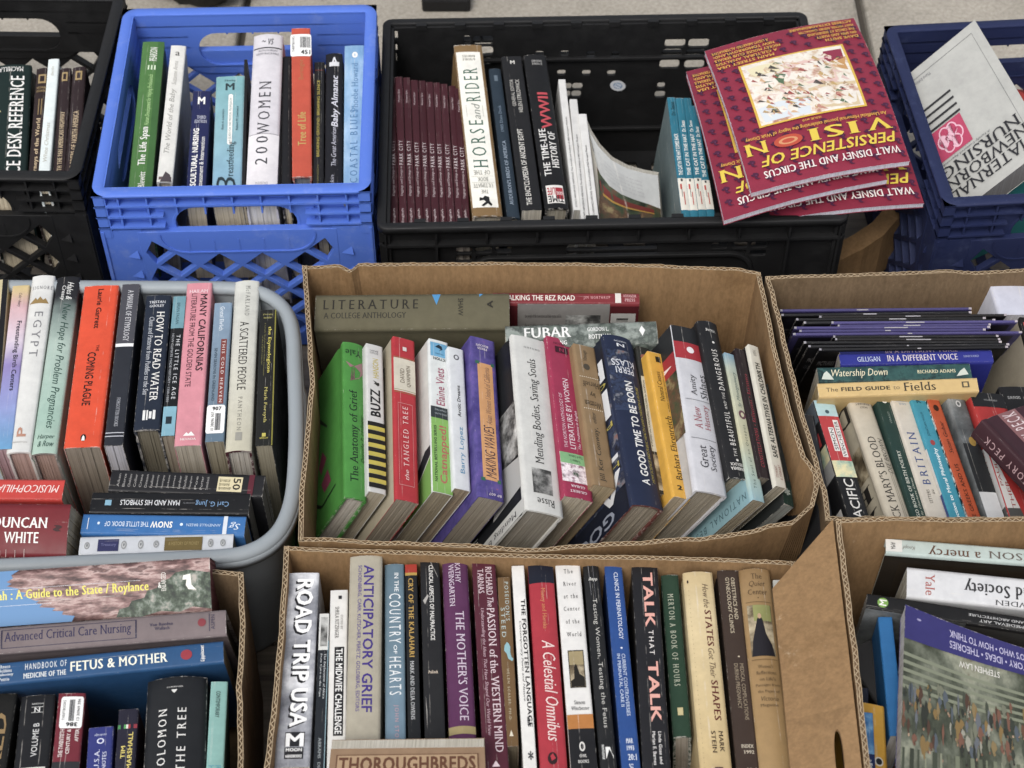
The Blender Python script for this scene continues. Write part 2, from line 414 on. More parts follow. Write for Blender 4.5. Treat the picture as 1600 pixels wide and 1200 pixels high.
# ---------------------------------------------------------------- books
def book(label, far, near, w, col, items=(), kind='p', z=.235, zn=None, lean=0, dep=.15, group=None, L=(), Rr=(), pages='#d2c6ad',
         rd=None, stick=None, lcol=None, rcol=None, name='book', W=None, cat='book', ends=None):
    """a closed book seen by its spine: far/near = the spine's two ends in the photograph, w = its width there.
    items print on the spine, L and Rr on the two boards; stick = price sticker (s0, s1, t0, t1, printed items)"""
    a = P(*far, z); b = P(*near, z if zn is None else zn)
    Yv = (a-b); Ln = Yv.length; Yv.normalize()
    X0 = Yv.cross(Vector((0, 0, 1))).normalized(); Z0 = X0.cross(Yv).normalized()
    X = X0*math.cos(R(lean)) - Z0*math.sin(R(lean)); Z = X.cross(Yv)
    c = (a+b)/2
    if W is None:
        p, q = px(c+X*.01), px(c-X*.01); l = px(c+Yv*.01), px(c-Yv*.01)
        dl = Vector((l[0][0]-l[1][0], l[0][1]-l[1][1])).normalized(); dw = Vector((p[0]-q[0], p[1]-q[1]))
        if abs(far[0]-near[0]) < abs(far[1]-near[1]): pw = abs(dw.x - dl.x/dl.y*dw.y)
        else: pw = abs(dw.y - dl.y/dl.x*dw.x)
        W = .02*w/pw
    W = max(W, .0022)
    mw = Matrix.Identity(4)
    base = c - Z*dep
    for i in range(3): mw[i][0], mw[i][1], mw[i][2], mw[i][3] = X[i], Yv[i], Z[i], base[i]
    root = thing(name, label, cat, group, mw)
    hard = kind in 'hj'; t = min(.0026, W*.2) if hard else .0006
    if rd is None: rd = .10 if hard else .025
    bul = rd*W; H = Ln/2; D = dep
    f = lambda x: D - bul*min(1, (2*x/W)**2)
    def prof(off):
        o = []; w2 = W/2-off
        o.append((-w2, 0)); 
        if hard and not off and W > .012: o += [(-w2, D-bul-.016), (-w2+.0013, D-bul-.011), (-w2, D-bul-.006)]
        elif hard: o += [(-w2, D-bul-.016), (-w2, D-bul-.011), (-w2, D-bul-.006)]
        else: o.append((-w2, D-bul-.006))
        k = 10
        for i in range(k+1):
            x = -w2+2*w2*i/k; o.append((x, f(x)-off*(1 if abs(x) < w2*.99 else 1)))
        q = [(-x, zz) for x, zz in o[:len(o)-k-1]][::-1]
        return o+q
    po, pi = prof(0), prof(t); n = len(po)
    mb = MB()
    fin = 'cloth' if kind == 'h' else 'cover'
    vs, uv = [], []
    ys = [H, H*.5, 0, -H*.5, -H]
    wob = [0, 0, 0, 0, 0]
    for yy in ys:
        for (x, zz) in po: vs.append((x, yy, zz)); uv.append((max(-1, min(1, x/(W/2))) if zz > D-bul-.003 else math.copysign(1+(D-zz)/W*2, x), yy/H))
    fs = [(i*n+j, (i+1)*n+j, (i+1)*n+j+1, i*n+j+1) for i in range(len(ys)-1) for j in range(n-1)]
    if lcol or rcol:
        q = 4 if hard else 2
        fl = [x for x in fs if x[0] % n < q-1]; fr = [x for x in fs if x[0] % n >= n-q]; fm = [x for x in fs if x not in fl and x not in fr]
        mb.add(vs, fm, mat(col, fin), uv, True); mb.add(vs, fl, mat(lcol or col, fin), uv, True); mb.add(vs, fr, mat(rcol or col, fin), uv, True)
    else: mb.add(vs, fs, mat(col, fin), uv, True)
    vi, ui = [], []
    for yy in (H, -H):
        for p_ in (po, pi):
            for (x, zz) in p_: vi.append((x, yy, zz)); ui.append((1, yy/H))
    inn = []
    fi = [(n+j, n+j+1, 3*n+j+1, 3*n+j) for j in range(n-1)]
    cap = [(j, n+j, n+j+1, j+1) for j in range(n-1)] + [(2*n+j, 2*n+j+1, 3*n+j+1, 3*n+j) for j in range(n-1)]
    cap += [(0, 2*n, 3*n, n), (n-1, 2*n-1, 4*n-1, 3*n-1)]
    mb.add(vi, fi+cap, mat(ends or (col if col[0] == '#' else '#8a8680'), fin), ui, False)
    spine = lambda s, tt, l: (W*(tt-.5), H-2*H*s, f(max(-W/2, min(W/2, W*(tt-.5))))+l)
    left = lambda s, tt, l: (-W/2-l, H-2*H*s, (D-bul-.0015)*tt)
    right = lambda s, tt, l: (W/2+l, H-2*H*s, (D-bul-.0015)*(1-tt))
    put(mb, items, spine, ns=10 if bul > .0003 else 1); put(mb, L, left); put(mb, Rr, right)
    mb.build('cover', root)
    # page block
    iy = .003 if hard else .0004; ib = .004 if hard else .0003
    pm = page_mat(pages); pb = MB(); w2 = max(W/2-t-.0001, .0004); k = 8; h2 = H-iy
    top = [(-w2+2*w2*i/k, f(-w2+2*w2*i/k)-t-.0003-(.004 if hard else 0)) for i in range(k+1)]
    sec = [(-w2, ib)] + top + [(w2, ib)]
    m = len(sec); vs = [(x, y, zz) for y in (h2, -h2) for x, zz in sec]
    pb.add(vs, [(j, (j+1) % m, m+(j+1) % m, m+j) for j in range(m)], pm)
    # the cut ends: gatherings that do not quite line up
    rr = random.Random(label); ng = max(2, min(26, int(W/.0021)))
    for sgn in (1, -1):
        ev, ef = [], []
        for i in range(ng):
            xa, xb = -w2+2*w2*i/ng, -w2+2*w2*(i+1)/ng; yj = sgn*(h2+rr.uniform(-.0007, .0004)); zj = rr.uniform(0, .0012)
            za, zb = [f(q)-t-.0003-(.004 if hard else 0) for q in (xa, xb)]
            q = len(ev); ev += [(xa, yj, ib+zj), (xb, yj, ib+zj), (xb, yj, zb), (xa, yj, za), (xa, yj-sgn*.003, ib), (xb, yj-sgn*.003, ib), (xb, yj-sgn*.003, zb), (xa, yj-sgn*.003, za)]
            ef += [(q, q+1, q+2, q+3), (q, q+3, q+7, q+4), (q+1, q+5, q+6, q+2)]
        pb.add(ev, ef, pm)
    pb.build('page_block', root)
    if stick:
        s0, s1, t0, t1, its = stick; sb = MB(); mp = lambda s, tt, l: spine(s0+(s1-s0)*s, t0+(t1-t0)*tt, l+.0006)
        pts = rrect(.5, .5, 1, 1, .10)
        for q in strips(pts, 8): sb.add([mp(s, tt, 0) for s, tt in q], [tuple(range(len(q)))], mat('#e9e9e6'))
        put(sb, its, mp, ns=6); sb.build('price_sticker', root)
    return root
# ================================================================ the setting
def structure(o): o['kind'] = 'structure'; return o
m, n, b = nodes("concrete")
q1 = noise(n, 5, 8, .7); q2 = noise(n, 160, 5, .8)
cc = ramp(n, q1, [(.3, '#989184'), (.7, '#b5ada0')])
cc = mix(n, 1, cc, ramp(n, q2, [(.32, (.70,.69,.67,1)), (.62, (1.06,1.06,1.05,1))]), 'MULTIPLY')
q3 = noise(n, 3.2, 9, .75); cc = mix(n, 1, cc, ramp(n, q3, [(.32, (.62,.60,.57,1)), (.44, (.95,.95,.95,1)), (.62, (1,1,1,1)), (.7, (.82,.80,.77,1))]), 'MULTIPLY')
n.links.new(cc, b.inputs['Base Color']); b.inputs['Roughness'].default_value = .92; bump(n, b, q2, .5, .002)
CONC = m
m, n, b = nodes("joint_dirt"); b.inputs['Base Color'].default_value = lin('#4a443c'); b.inputs['Roughness'].default_value = 1
JOINT = m
g = MB(); g.box((0, 0, -.03), (80, 80, .02), JOINT); structure(g.build('ground'))
x1, x2 = P(378, 45, 0).x, P(1347, 20, 0).x; dx = x2-x1
sb = MB()
for i in range(-4, 5):
    for j, (ya, yb) in enumerate(((-3, .2), (.2, 4.2), (4.2, 8.2))):
        sb.box((x1+dx*(i+.5), (ya+yb)/2, -.013), (dx-.012, yb-ya-.012, .026), CONC)
structure(sb.build('pavement', bevel=.006))
# wood-look boards under the front containers
m, n, b = nodes("weathered_boards")
w1 = noise(n, 1, 8, .75, stretch=(3, 70, 20)); w2 = noise(n, 7, 4)
cc = ramp(n, w1, [(.3, '#544b41'), (.48, '#7a6f61'), (.62, '#8d8273'), (.75, '#a09584')])
cc = mix(n, 1, cc, ramp(n, w2, [(.3, (.75,.75,.75,1)), (.7, (1.1,1.1,1.1,1))]), 'MULTIPLY')
n.links.new(cc, b.inputs['Base Color']); b.inputs['Roughness'].default_value = .6; bump(n, b, w1, .3, .001)
BOARD = m
sb = MB(); yy = .45
for i in range(8):
    yb = P(400, 1011, 0).y - .158*3 + .158*i
    for j in range(3): sb.box((-1.55+1.2*j-.4*(i % 2), yb+.079, .003), (1.196, .155, .006), BOARD)
structure(sb.build('boards', bevel=.0015))

# ================================================================ plastic crates
Z0 = .0
def xf(vs, M): return [M @ Vector(q) for q in vs]
def face_mats(w, d):
    "the four upright sides: local x along the side, y up, z outward"
    o = []
    for a, off in ((0, d/2), (90, w/2), (180, d/2), (270, w/2)):
        r = Matrix.Rotation(R(a), 4, 'Z')
        o.append(r @ Matrix.Translation((0, -off, 0)) @ Matrix(((1,0,0,0),(0,0,-1,0),(0,1,0,0),(0,0,0,1))))
    return o
def milk_crate(label, loc, rot, m, W=.332, H=.28, D=None):
    root = thing('milk_crate', label, 'crate', 'plastic crates of books', Matrix.Translation(loc) @ Matrix.Rotation(rot, 4, 'Z') @ Matrix.Diagonal((1, (D or W)/W, 1, 1)))
    for M in face_mats(W, W):
        mb = MB(); hw = W/2
        def add(vf, zoff): mb.add(xf([(x, y, z+zoff) for x, y, z in vf[0]], M), vf[1], m)
        sl = rrect(0, H-.0565, .145, .053, .0255, 6)
        add(panel([(-hw+.003, H-.085), (hw-.003, H-.085), (hw-.003, H-.002), (-hw+.003, H-.002)], [sl], .003), -.0125)
        # lattice
        xa, xb, ya, yb = -hw+.048, hw-.048, .022, H-.066
        holes = []; px_, py_ = .052, .046; bw = .0046
        for j in range(-1, 10):
            for i in range(-5, 6):
                cx = (i+.5*(j % 2))*px_; cy = .045+j*py_/2
                a, c = px_/2-bw*.95, py_/2-bw*.85
                pts = [(cx+a, cy), (cx, cy+c), (cx-a, cy), (cx, cy-c)]
                if cy > yb-.004 or cy < ya+.004: continue
                # keep clear of the handle's lip
                if abs(cx) < .10 and cy > H-.098: continue
                pts = [(max(xa+.002, min(xb-.002, x)), max(ya+.002, min(yb-.002, y))) for x, y in pts]
                if max(p[0] for p in pts)-min(p[0] for p in pts) < .012 or cx < xa-.006 or cx > xb+.006: continue
                holes.append(pts)
        add(panel([(xa-.004, ya-.012), (xb+.004, ya-.012), (xb+.004, yb+.004), (xa-.004, yb+.004)], holes, .009, .0007), -.006)
        for sx in (-1, 1):
            add(panel([(sx*(hw-.025)-.0249, .004), (sx*(hw-.025)+.0249, .004), (sx*(hw-.025)+.0249, H-.06), (sx*(hw-.025)-.0249, H-.06)], [], .003), -.0035)
            for q in range(5):   # moulded wedges on the corner posts
                y = .04+.034*q
                vs = [(sx*(hw-.034)-.008, y, 0), (sx*(hw-.034)+.008, y, 0), (sx*(hw-.034)+.008, y, .004), (sx*(hw-.034)+.006, y+.012, 0)]
                mb.add(xf([(a_, b_, c_-.0022) for a_, b_, c_ in vs], M), [(0, 1, 2), (1, 3, 2), (0, 2, 3)], m)
        # ledges round the top, cut away at the handle
        for q in range(4):
            y = H-.0015-.0172*q
            if q < 2: seg = [(-hw, hw)]
            else: seg = [(-hw, -.084), (.084, hw)]
            for a, c in seg:
                mb.add(xf([(a, y-.0013, 0), (c, y-.0013, 0), (c, y+.0013, 0), (a, y+.0013, 0), (a, y-.0013, -.014), (c, y-.0013, -.014), (c, y+.0013, -.014), (a, y+.0013, -.014)], M),
                       [(0,1,2,3),(4,7,6,5),(0,4,5,1),(3,2,6,7),(1,5,6,2),(0,3,7,4)], m)
        for q in range(-4, 5):
            x = q*.0335
            y0 = H-.0525 if abs(x) > .084 else H-.034
            mb.add(xf([(x-.001, y0, -.0015), (x+.001, y0, -.0015), (x+.001, H-.002, -.0015), (x-.001, H-.002, -.0015), (x-.001, y0, -.012), (x+.001, y0, -.012), (x+.001, H-.002, -.012), (x-.001, H-.002, -.012)], M),
                   [(0,1,2,3),(4,7,6,5),(0,4,5,1),(3,2,6,7),(1,5,6,2),(0,3,7,4)], m)
        # lip of the handle and the ribbed cradle under it
        add(panel(rrect(0, H-.0565, .154, .062, .0305, 6), [sl], .005, .001), -.0105)
        add(panel([(-.094, H-.024)]+[(-.094+.03*(1-math.cos(a*.2618)), H-.068-.03*math.sin(a*.2618)) for a in range(7)]+[(.094-.03*(1-math.cos(a*.2618)), H-.068-.03*math.sin(a*.2618)) for a in range(6, -1, -1)]+[(.094, H-.024)],
                  [rrect(0, H-.0565, .153, .061, .0303, 6)], .004), -.0105)
        pp = [(-.094+.03*(1-math.cos(a*.2618)), H-.068-.03*math.sin(a*.2618)) for a in range(7)]; pp = pp+[(-x, y) for x, y in pp[::-1]]
        for (x0_, y0_), (x1_, y1_) in zip(pp, pp[1:]):
            mb.add(xf([(x0_, y0_, 0), (x1_, y1_, 0), (x1_, y1_, -.012), (x0_, y0_, -.012), (x0_*.985, y0_+.002, 0), (x1_*.985, y1_+.002, 0), (x1_*.985, y1_+.002, -.012), (x0_*.985, y0_+.002, -.012)], M),
                   [(0,1,2,3),(4,7,6,5),(0,4,5,1),(3,2,6,7)], m)
        for q in range(-2, 3):
            mb.add(xf([(q*.03-.001, H-.097, -.001), (q*.03+.001, H-.097, -.001), (q*.03+.001, H-.076, -.001), (q*.03-.001, H-.076, -.001)]+[(q*.03-.001, H-.097, -.009), (q*.03+.001, H-.097, -.009), (q*.03+.001, H-.076, -.009), (q*.03-.001, H-.076, -.009)], M),
                   [(0,1,2,3),(0,4,5,1),(3,2,6,7),(1,5,6,2),(0,3,7,4)], m)
        for sx in (-1, 1):
            mb.add(xf([(sx*(hw-.008)+a*.007, y, c) for y in (H-.07, H-.002) for a, c in ((-1, -.0015), (1, -.0015), (1, -.013), (-1, -.013))], M), [(0,1,5,4),(1,2,6,5),(2,3,7,6),(3,0,4,7)], m)
        mb.build('wall', root)
    rb = MB()
    path = [(x, y, H) for x, y in rrect(0, 0, W, W, .018, 5)]
    sweep(rb, path, [(.0005, -.004), (.0008, -.0008), (-.0004, .0004), (-.0118, .0004), (-.013, -.0008), (-.013, -.006)], m)
    rb.build('rim', root)
    fb = MB(); fb.add(*[(lambda v: v)(x) for x in panel([(-W/2+.006, -W/2+.006), (W/2-.006, -W/2+.006), (W/2-.006, W/2-.006), (-W/2+.006, W/2-.006)],
        [rrect(i*.05, j*.05, .036, .036, .004, 2) for i in range(-2, 3) for j in range(-2, 3)], .004)], m)
    fb.build('base', root).location = (0, 0, .006)
    return root
BLUE = plastic("blue_plastic", '#4a72d2', '#8398d0', .45, .28)
BLACKP = plastic("black_plastic", '#121213', '#242424', .5, .2)
NAVY = plastic("navy_plastic", '#17224a', '#414c70', .6, .35)
cb = P(365, 302, .28); yc = cb.y+.166
milk_crate('bright blue plastic milk crate with lattice sides and an oval handle', (P(362, 302, .28).x-.006, yc+.008, 0), R(1.6), BLUE, W=.327, D=.350)
milk_crate('black plastic milk crate with lattice sides beside the blue one', (P(141, 275, .28).x-.176, P(70, 278, .28).y+.176, 0), R(-1), BLACKP, D=.352)
nr = R(4.5); c0 = P(1476, 322, .28); dv = Matrix.Rotation(nr, 3, 'Z') @ Vector((.166, .166, 0))
NAVYM = Matrix.Translation((c0.x+dv.x, c0.y+dv.y, 0)) @ Matrix.Rotation(nr, 4, 'Z')
milk_crate('dusty navy milk crate holding an upside down grey nursing textbook', (c0.x+dv.x, c0.y+dv.y, 0), nr, NAVY)

# the long black crate
HB = .24
A, B_ = P(583, 350, HB), P(1322, 352, HB); yb_ = P(900, 24, HB).y; cx = (A.x+B_.x)/2; cy = (A.y+yb_)/2; WB, DB = B_.x-A.x, yb_-A.y
root = thing('long_crate', 'long black plastic crate with slotted sides, holding the maroon volumes', 'crate', 'plastic crates of books', Matrix.Translation((cx, cy, 0)) @ Matrix.Rotation(R(1.6), 4, 'Z'))
def bw(x, y): p = PW(x, y, yb_-.012); return (p.x-cx, p.z)
bh = []
for (x, y, w, h) in [(625,49,6,13),(624,66,6,13),(623,83,6,13),(736,57,11,11),(761,59,31,13),(761,75,31,12),(759,91,29,11),
    (849,81,13,5),(888,81,13,5),(929,83,13,5),(968,84,13,5),(883,111,13,5),(922,112,13,5),(961,113,13,5),(891,133,16,9),(908,133,16,9),(889,145,16,9),(906,145,15,9),
    (1061,68,32,12),(1098,69,32,12),(1056,84,31,12),(1093,85,31,12),(1052,101,31,12),(1091,102,31,12),(1039,134,12,6),(1037,148,16,9)]:
    c = bw(x, y); a = bw(x+w/2, y); d = bw(x, y+h/2); ww = 2*(a[0]-c[0]); hh = 2*(c[1]-d[1])+(.003 if w < 14 and h < 7 else .0013)
    bh.append(rrect(-c[0], c[1], ww, hh, min(ww, hh)*.3, 3))
fh = [rrect(s*.155+i*.024, .19-.014*j, .02, .010, .003, 2) for s in (-1, 1) for i in (-1, 0, 1) for j in range(2)] + [rrect(0, .185, .11, .03, .012)]
for i, M in enumerate(face_mats(WB, DB)):
    mb = MB(); hw = (WB if i % 2 == 0 else DB)/2
    hl = bh if i == 2 else fh if i == 0 else [rrect(0, .185, .10, .03, .012)]+[rrect(k*.03, .10, .02, .012, .004, 2) for k in range(-3, 4)]
    v, f = panel([(-hw+.004, .004), (hw-.004, .004), (hw-.004, HB-.004), (-hw+.004, HB-.004)], hl, .004, .0006)
    mb.add(xf([(x, y, z-.012) for x, y, z in v], M), f, BLACKP)
    def rib(x0_, y0_, x1_, y1_, dz=.010, z=-.0055):
        c = M @ Vector(((x0_+x1_)/2, (y0_+y1_)/2, z)); r = M.to_3x3() @ Matrix.Identity(3)
        mb.box(c, (abs(x1_-x0_), abs(y1_-y0_), dz), BLACKP, r)
    rib(-hw+.004, HB-.012, hw-.004, HB-.009); rib(-hw+.004, HB-.034, hw-.004, HB-.0305); rib(-hw+.004, .085, hw-.004, .088); rib(-hw+.004, .02, hw-.004, .024)
    nv = 9 if i % 2 == 0 else 6
    for k in range(nv+1):
        x = -hw+.008+(2*hw-.016)*k/nv
        rib(x-.0012, HB-.030, x+.0012, HB-.012)
        if k in (0, 1, nv-1, nv): rib(x-.0015, .024, x+.0015, HB-.034)
    # moulded frame round the middle field, inside and out
    for z in (-.0165, -.0055):
        fv, ff = panel(rrect(0, .118, 2*hw*.62, .13, .03, 6), [rrect(0, .118, 2*hw*.62-.010, .12, .026, 6)], .006, .001)
        mb.add(xf([(x, y, q+z) for x, y, q in fv], M), ff, BLACKP)
    mb.build('wall', root)
rb = MB(); sweep(rb, [(x, y, HB) for x, y in rrect(0, 0, WB, DB, .012, 4)], [(.001, -.010), (.001, -.001), (-.0002, 0), (-.0085, 0), (-.0098, -.001), (-.0098, -.008)], BLACKP)
for k in range(10):
    for s in (-1, 1): rb.box((-WB/2+.05+k*(WB-.1)/9, s*(DB/2-.0125), HB-.004), (.014, .006, .008), BLACKP)
rb.build('rim', root)
fb = MB(); v, f = panel([(-WB/2+.01, -DB/2+.01), (WB/2-.01, -DB/2+.01), (WB/2-.01, DB/2-.01), (-WB/2+.01, DB/2-.01)], [rrect(i*.05, j*.05, .03, .02, .006, 3) for i in range(-4, 5) for j in range(-3, 4)], .004)
fb.add(v, f, BLACKP); fb.build('base', root).location = (0, 0, .008)
# oval sticker on its far wall
so_ = PW(971, 134, yb_-.0165); mb = MB(); mp = lambda s, t, l: (.011*(2*t-1), -.0006-l, .009*(1-2*s))
put(mb, [('o', '#c9ccd0', 0, 1, 0, 1), ('o', '#7e96b4', .2, .8, .2, .8), ('h', '2 FOR', 'b', '#f0f0f0', .3, .5, .3, .7), ('h', 'FREE', 'b', '#f0f0f0', .55, .72, .3, .7)], mp)
o = mb.build('oval_sticker', root); o.location = (so_.x-cx, so_.y-cy, so_.z); o.rotation_euler = (0, R(25), 0)

# ================================================================ grey bin
GREYP = plastic("grey_plastic", '#8d959a', '#9fa6aa', .42, .15)
GZ = .228
rim_px = [(-330,446),(-150,447),(0,448),(200,449),(340,450),(385,453),(415,461),(438,477),(452,500),(458,530),(460,570),(462,620),(463,680),(461,740),(455,785),(441,822),(420,846),(390,862),(350,870),(250,875),(100,881),(0,885),(-150,891),(-330,896),(-430,880),(-470,820),(-440,560),(-420,480),(-385,452)]
rp = [P(x, y, GZ) for x, y in rim_px][::-1]
def smooth_closed(pts, k=4):
    o = []; n = len(pts)
    for i in range(n):
        p0, p1, p2, p3 = (Vector(pts[(i+d) % n]) for d in (-1, 0, 1, 2))
        for j in range(k):
            t = j/k
            o.append(.5*((2*p1)+(p2-p0)*t+(2*p0-5*p1+4*p2-p3)*t*t+(3*p1-p0-3*p2+p3)*t**3))
    return o
rs = smooth_closed(rp); cen = sum(rs, Vector())/len(rs); cen.z = 0
root = thing('storage_bin', 'grey plastic bin with a thick rolled rim and side lug, full of paperbacks', 'bin', None, Matrix.Translation(cen))
loc = [p-cen for p in rs]
ar = sum(a.x*b_.y-b_.x*a.y for a, b_ in zip(loc, loc[1:]+loc[:1]))
if ar < 0: loc = loc[::-1]
mb = MB()
prof = [(.0085*math.cos(a), .0075*math.sin(a)) for a in [math.pi*2*k/12 for k in range(12)]]
sweep(mb, loc, prof, GREYP); sweep(mb, [p+Vector((0, 0, -.012)) for p in loc], [(.009, 0), (.009, .012), (.0065, .012), (.0065, 0)], GREYP)
mb.build('rim', root)
mb = MB(); k = len(loc); vs = []
for f_, zz in ((.99, GZ-.004), (.93, .02), (.90, .004)):
    for p in loc: vs.append((p.x*f_, p.y*f_, zz))
for f_, zz in ((.982, GZ-.004), (.922, .024)):
    for p in loc: vs.append((p.x*f_, p.y*f_, zz))
fs = [(r*k+i, r*k+(i+1) % k, (r+1)*k+(i+1) % k, (r+1)*k+i) for r in (0, 1, 3) for i in range(k)]
fs += [tuple(range(2*k, 3*k)), tuple(range(4*k, 5*k))]
mb.add(vs, fs, GREYP, smooth=True); mb.build('wall', root)
# the lug on its right side
ear = [P(x, y, GZ-.004)-cen for x, y in [(452,578),(464,583),(474,594),(480,615),(481,660),(479,705),(472,728),(462,738),(452,742)]]
v, f = panel([(p.x, p.y) for p in ear], [], .022, .007)
mb = MB(); mb.add([(x, y, z+GZ-.013) for x, y, z in v], f, GREYP, smooth=False); mb.build('lug', root)

# ================================================================ cartons
K1 = kraft("kraft_card", '#82633e', '#98764c'); K2 = kraft("kraft_card_dull", '#6b563d', '#80694c')
m, n, b = nodes("flute"); b.inputs['Base Color'].default_value = lin('#84694a'); b.inputs['Roughness'].default_value = .95; FLUTE = m
m, n, b = nodes("liner_cut"); b.inputs['Base Color'].default_value = lin('#a89271'); b.inputs['Roughness'].default_value = .95; CUT = m
def corr(mb, top, bot, mk, th=.005, inward=1, flute=True, seed=1, jit=.0012):
    "one corrugated wall: top and bottom polylines (world, then local), liners with a fluted core showing along the cut edge"
    rr = random.Random(seed)
    L = [0]
    for a, c in zip(top, top[1:]): L.append(L[-1]+(c-a).length)
    tot = L[-1]; per = .0075; nn = max(4, int(tot/(per/2)))
    def at(pl, s):
        for i in range(len(L)-1):
            if s <= L[i+1] or i == len(L)-2:
                f_ = (s-L[i])/max(1e-6, L[i+1]-L[i]); return pl[i].lerp(pl[i+1], f_)
    d0 = (top[-1]-top[0]); d0.z = 0; d0.normalize(); nrm = Vector((-d0.y, d0.x, 0))*inward
    lo, hi, zz = [], [], []
    wav = [rr.uniform(-1, 1) for _ in range(nn//5+3)]
    for i in range(nn+1):
        s = tot*i/nn; p = at(top, s); q = at(bot, s)
        w = wav[i//5]*(1-(i % 5)/5)+wav[i//5+1]*((i % 5)/5)
        p = p+Vector((0, 0, w*jit+rr.uniform(-.0003, .0003)))+nrm*w*jit*.5
        hi.append(p); lo.append(q)
    t1 = .0007
    for off, mk_ in ((0, mk), (th-t1, mk)):
        vs = []
        for p, q in zip(hi, lo):
            e = Vector((0, 0, rr.uniform(-.0008, .0004)))
            vs += [p+nrm*off+e, p+nrm*(off+t1)+e, q+nrm*(off+t1), q+nrm*off]
        fs, fc = [], []
        for i in range(nn):
            a, c = i*4, i*4+4
            fc.append((a, c, c+1, a+1)); fs += [(a+1, c+1, c+2, a+2), (a, a+3, c+3, c)]
        mb.add(vs, fs, mk_); mb.add(vs, fc, CUT)
    crush = [rr.choice((1, 1, 1, 1, .9, .8, .35)) for _ in range(nn//7+2)]   # flutes squashed here and there
    def core(i):
        a = .5+(.5-t1*1.2/th)*crush[i//7]*(.86+.14*((i*7) % 5)/4)*(-1 if i % 2 else 1)
        return nrm*th*a
    vs = []
    for i, p in enumerate(hi):
        o_ = core(i)
        dn = (lo[i]-p).normalized()*.016
        vs += [p+o_+Vector((0, 0, -.0006)), p+o_+dn]
        # thin top face of flute
    mb.add(vs, [(2*i, 2*i+2, 2*i+3, 2*i+1) for i in range(nn)], FLUTE)
    vs2 = []
    for i, p in enumerate(hi):
        o_ = core(i); vs2 += [p+o_+Vector((0, 0, -.0005))-nrm*.0006, p+o_+Vector((0, 0, -.0005))+nrm*.0006]
    mb.add(vs2, [(2*i, 2*i+2, 2*i+3, 2*i+1) for i in range(nn)], CUT)
    # floor of the flutes so the wall is not hollow to look into
    vs3 = []
    for i, p in enumerate(hi):
        dn = (lo[i]-p).normalized()*.0035; vs3 += [p+dn, p+dn+nrm*th]
    mb.add(vs3, [(2*i, 2*i+2, 2*i+3, 2*i+1) for i in range(nn)], FLUTE)
def carton(label, sides, zr, mk, taper=.965, zb=.006, seed=1, pxy=True, zside=None):
    "sides: four lists of rim points in the photograph, going round: back (left to right), right (back to front), front (right to left), left (front to back)"
    W4 = [[P(x, y, zr) for x, y in s] for s in sides]
    allp = [p for s in W4 for p in s]; c = sum(allp, Vector())/len(allp); c.z = 0
    root = thing('cardboard_box', label, 'box', 'cartons of books', Matrix.Translation(c))
    cor = [s[0] for s in W4]
    bc = [Vector(((p.x-c.x)*taper, (p.y-c.y)*taper, zb)) for p in cor]
    for i, s in enumerate(W4):
        a, d = bc[i], bc[(i+1) % 4]; top = [p-c for p in s]
        L = [0]
        for p, q in zip(top, top[1:]): L.append(L[-1]+(q-p).length)
        bot = [a.lerp(d, l/L[-1]) for l in L]
        mb = MB(); corr(mb, top, bot, mk, inward=-1, seed=seed*7+i); mb.build('wall', root)
    fb = MB(); fb.add([bc[0]+Vector((0, 0, .003)), bc[1]+Vector((0, 0, .003)), bc[2]+Vector((0, 0, .003)), bc[3]+Vector((0, 0, .003))], [(0, 1, 2, 3)], mk); fb.build('base', root)
    return root, c
CZ = .25
carton('large open cardboard box whose books lean to the right behind its worn front edge',
  [[(472,415),(530,413),(548,421),(560,411),(760,409),(1000,412),(1150,418),(1188,425)], [(1188,425),(1198,470),(1213,545),(1236,640),(1258,712),(1277,738),(1279,760),(1272,790)],
   [(1272,790),(1240,818),(1130,842),(960,853),(830,862),(720,856),(560,849),(466,845)], [(466,845),(468,760),(476,690),(484,600),(478,500),(472,415)]], CZ, K1, seed=1)
carton('cardboard box at the right holding dark picture books and leaning paperbacks',
  [[(1196,431),(1300,428),(1420,424),(1480,421),(1530,424),(1700,413)], [(1700,413),(1790,812)], [(1790,812),(1500,813),(1290,814)], [(1290,814),(1284,770),(1240,610),(1196,431)]], CZ, K2, seed=2)
carton('cardboard box in front filled with a long row of upright reading spines',
  [[(444,853),(520,857),(640,860),(760,864),(840,866),(1000,868),(1120,871),(1243,877)], [(1243,877),(1268,1020),(1300,1240),(1320,1380)], [(1320,1380),(900,1385),(395,1385)], [(395,1385),(408,1240),(424,1110),(436,980),(444,853)]], CZ, K1, seed=3)
carton('cardboard box at the left front holding three thick flat lying textbooks',
  [[(-330,905),(-100,900),(100,895),(330,889),(380,894)], [(380,894),(383,980),(378,1080),(382,1300),(380,1400)], [(380,1400),(0,1420),(-420,1430)], [(-420,1430),(-330,905)]], CZ, K2, seed=4)
rootH, cH = carton('tall cardboard box at the right front with its left flap folded out',
  [[(1306,811),(1400,807),(1480,810),(1700,806)], [(1700,806),(1800,1400)], [(1800,1400),(1600,1410),(1376,1410)], [(1376,1410),(1352,1200),(1330,1010),(1306,811)]], .30, K1, seed=5)
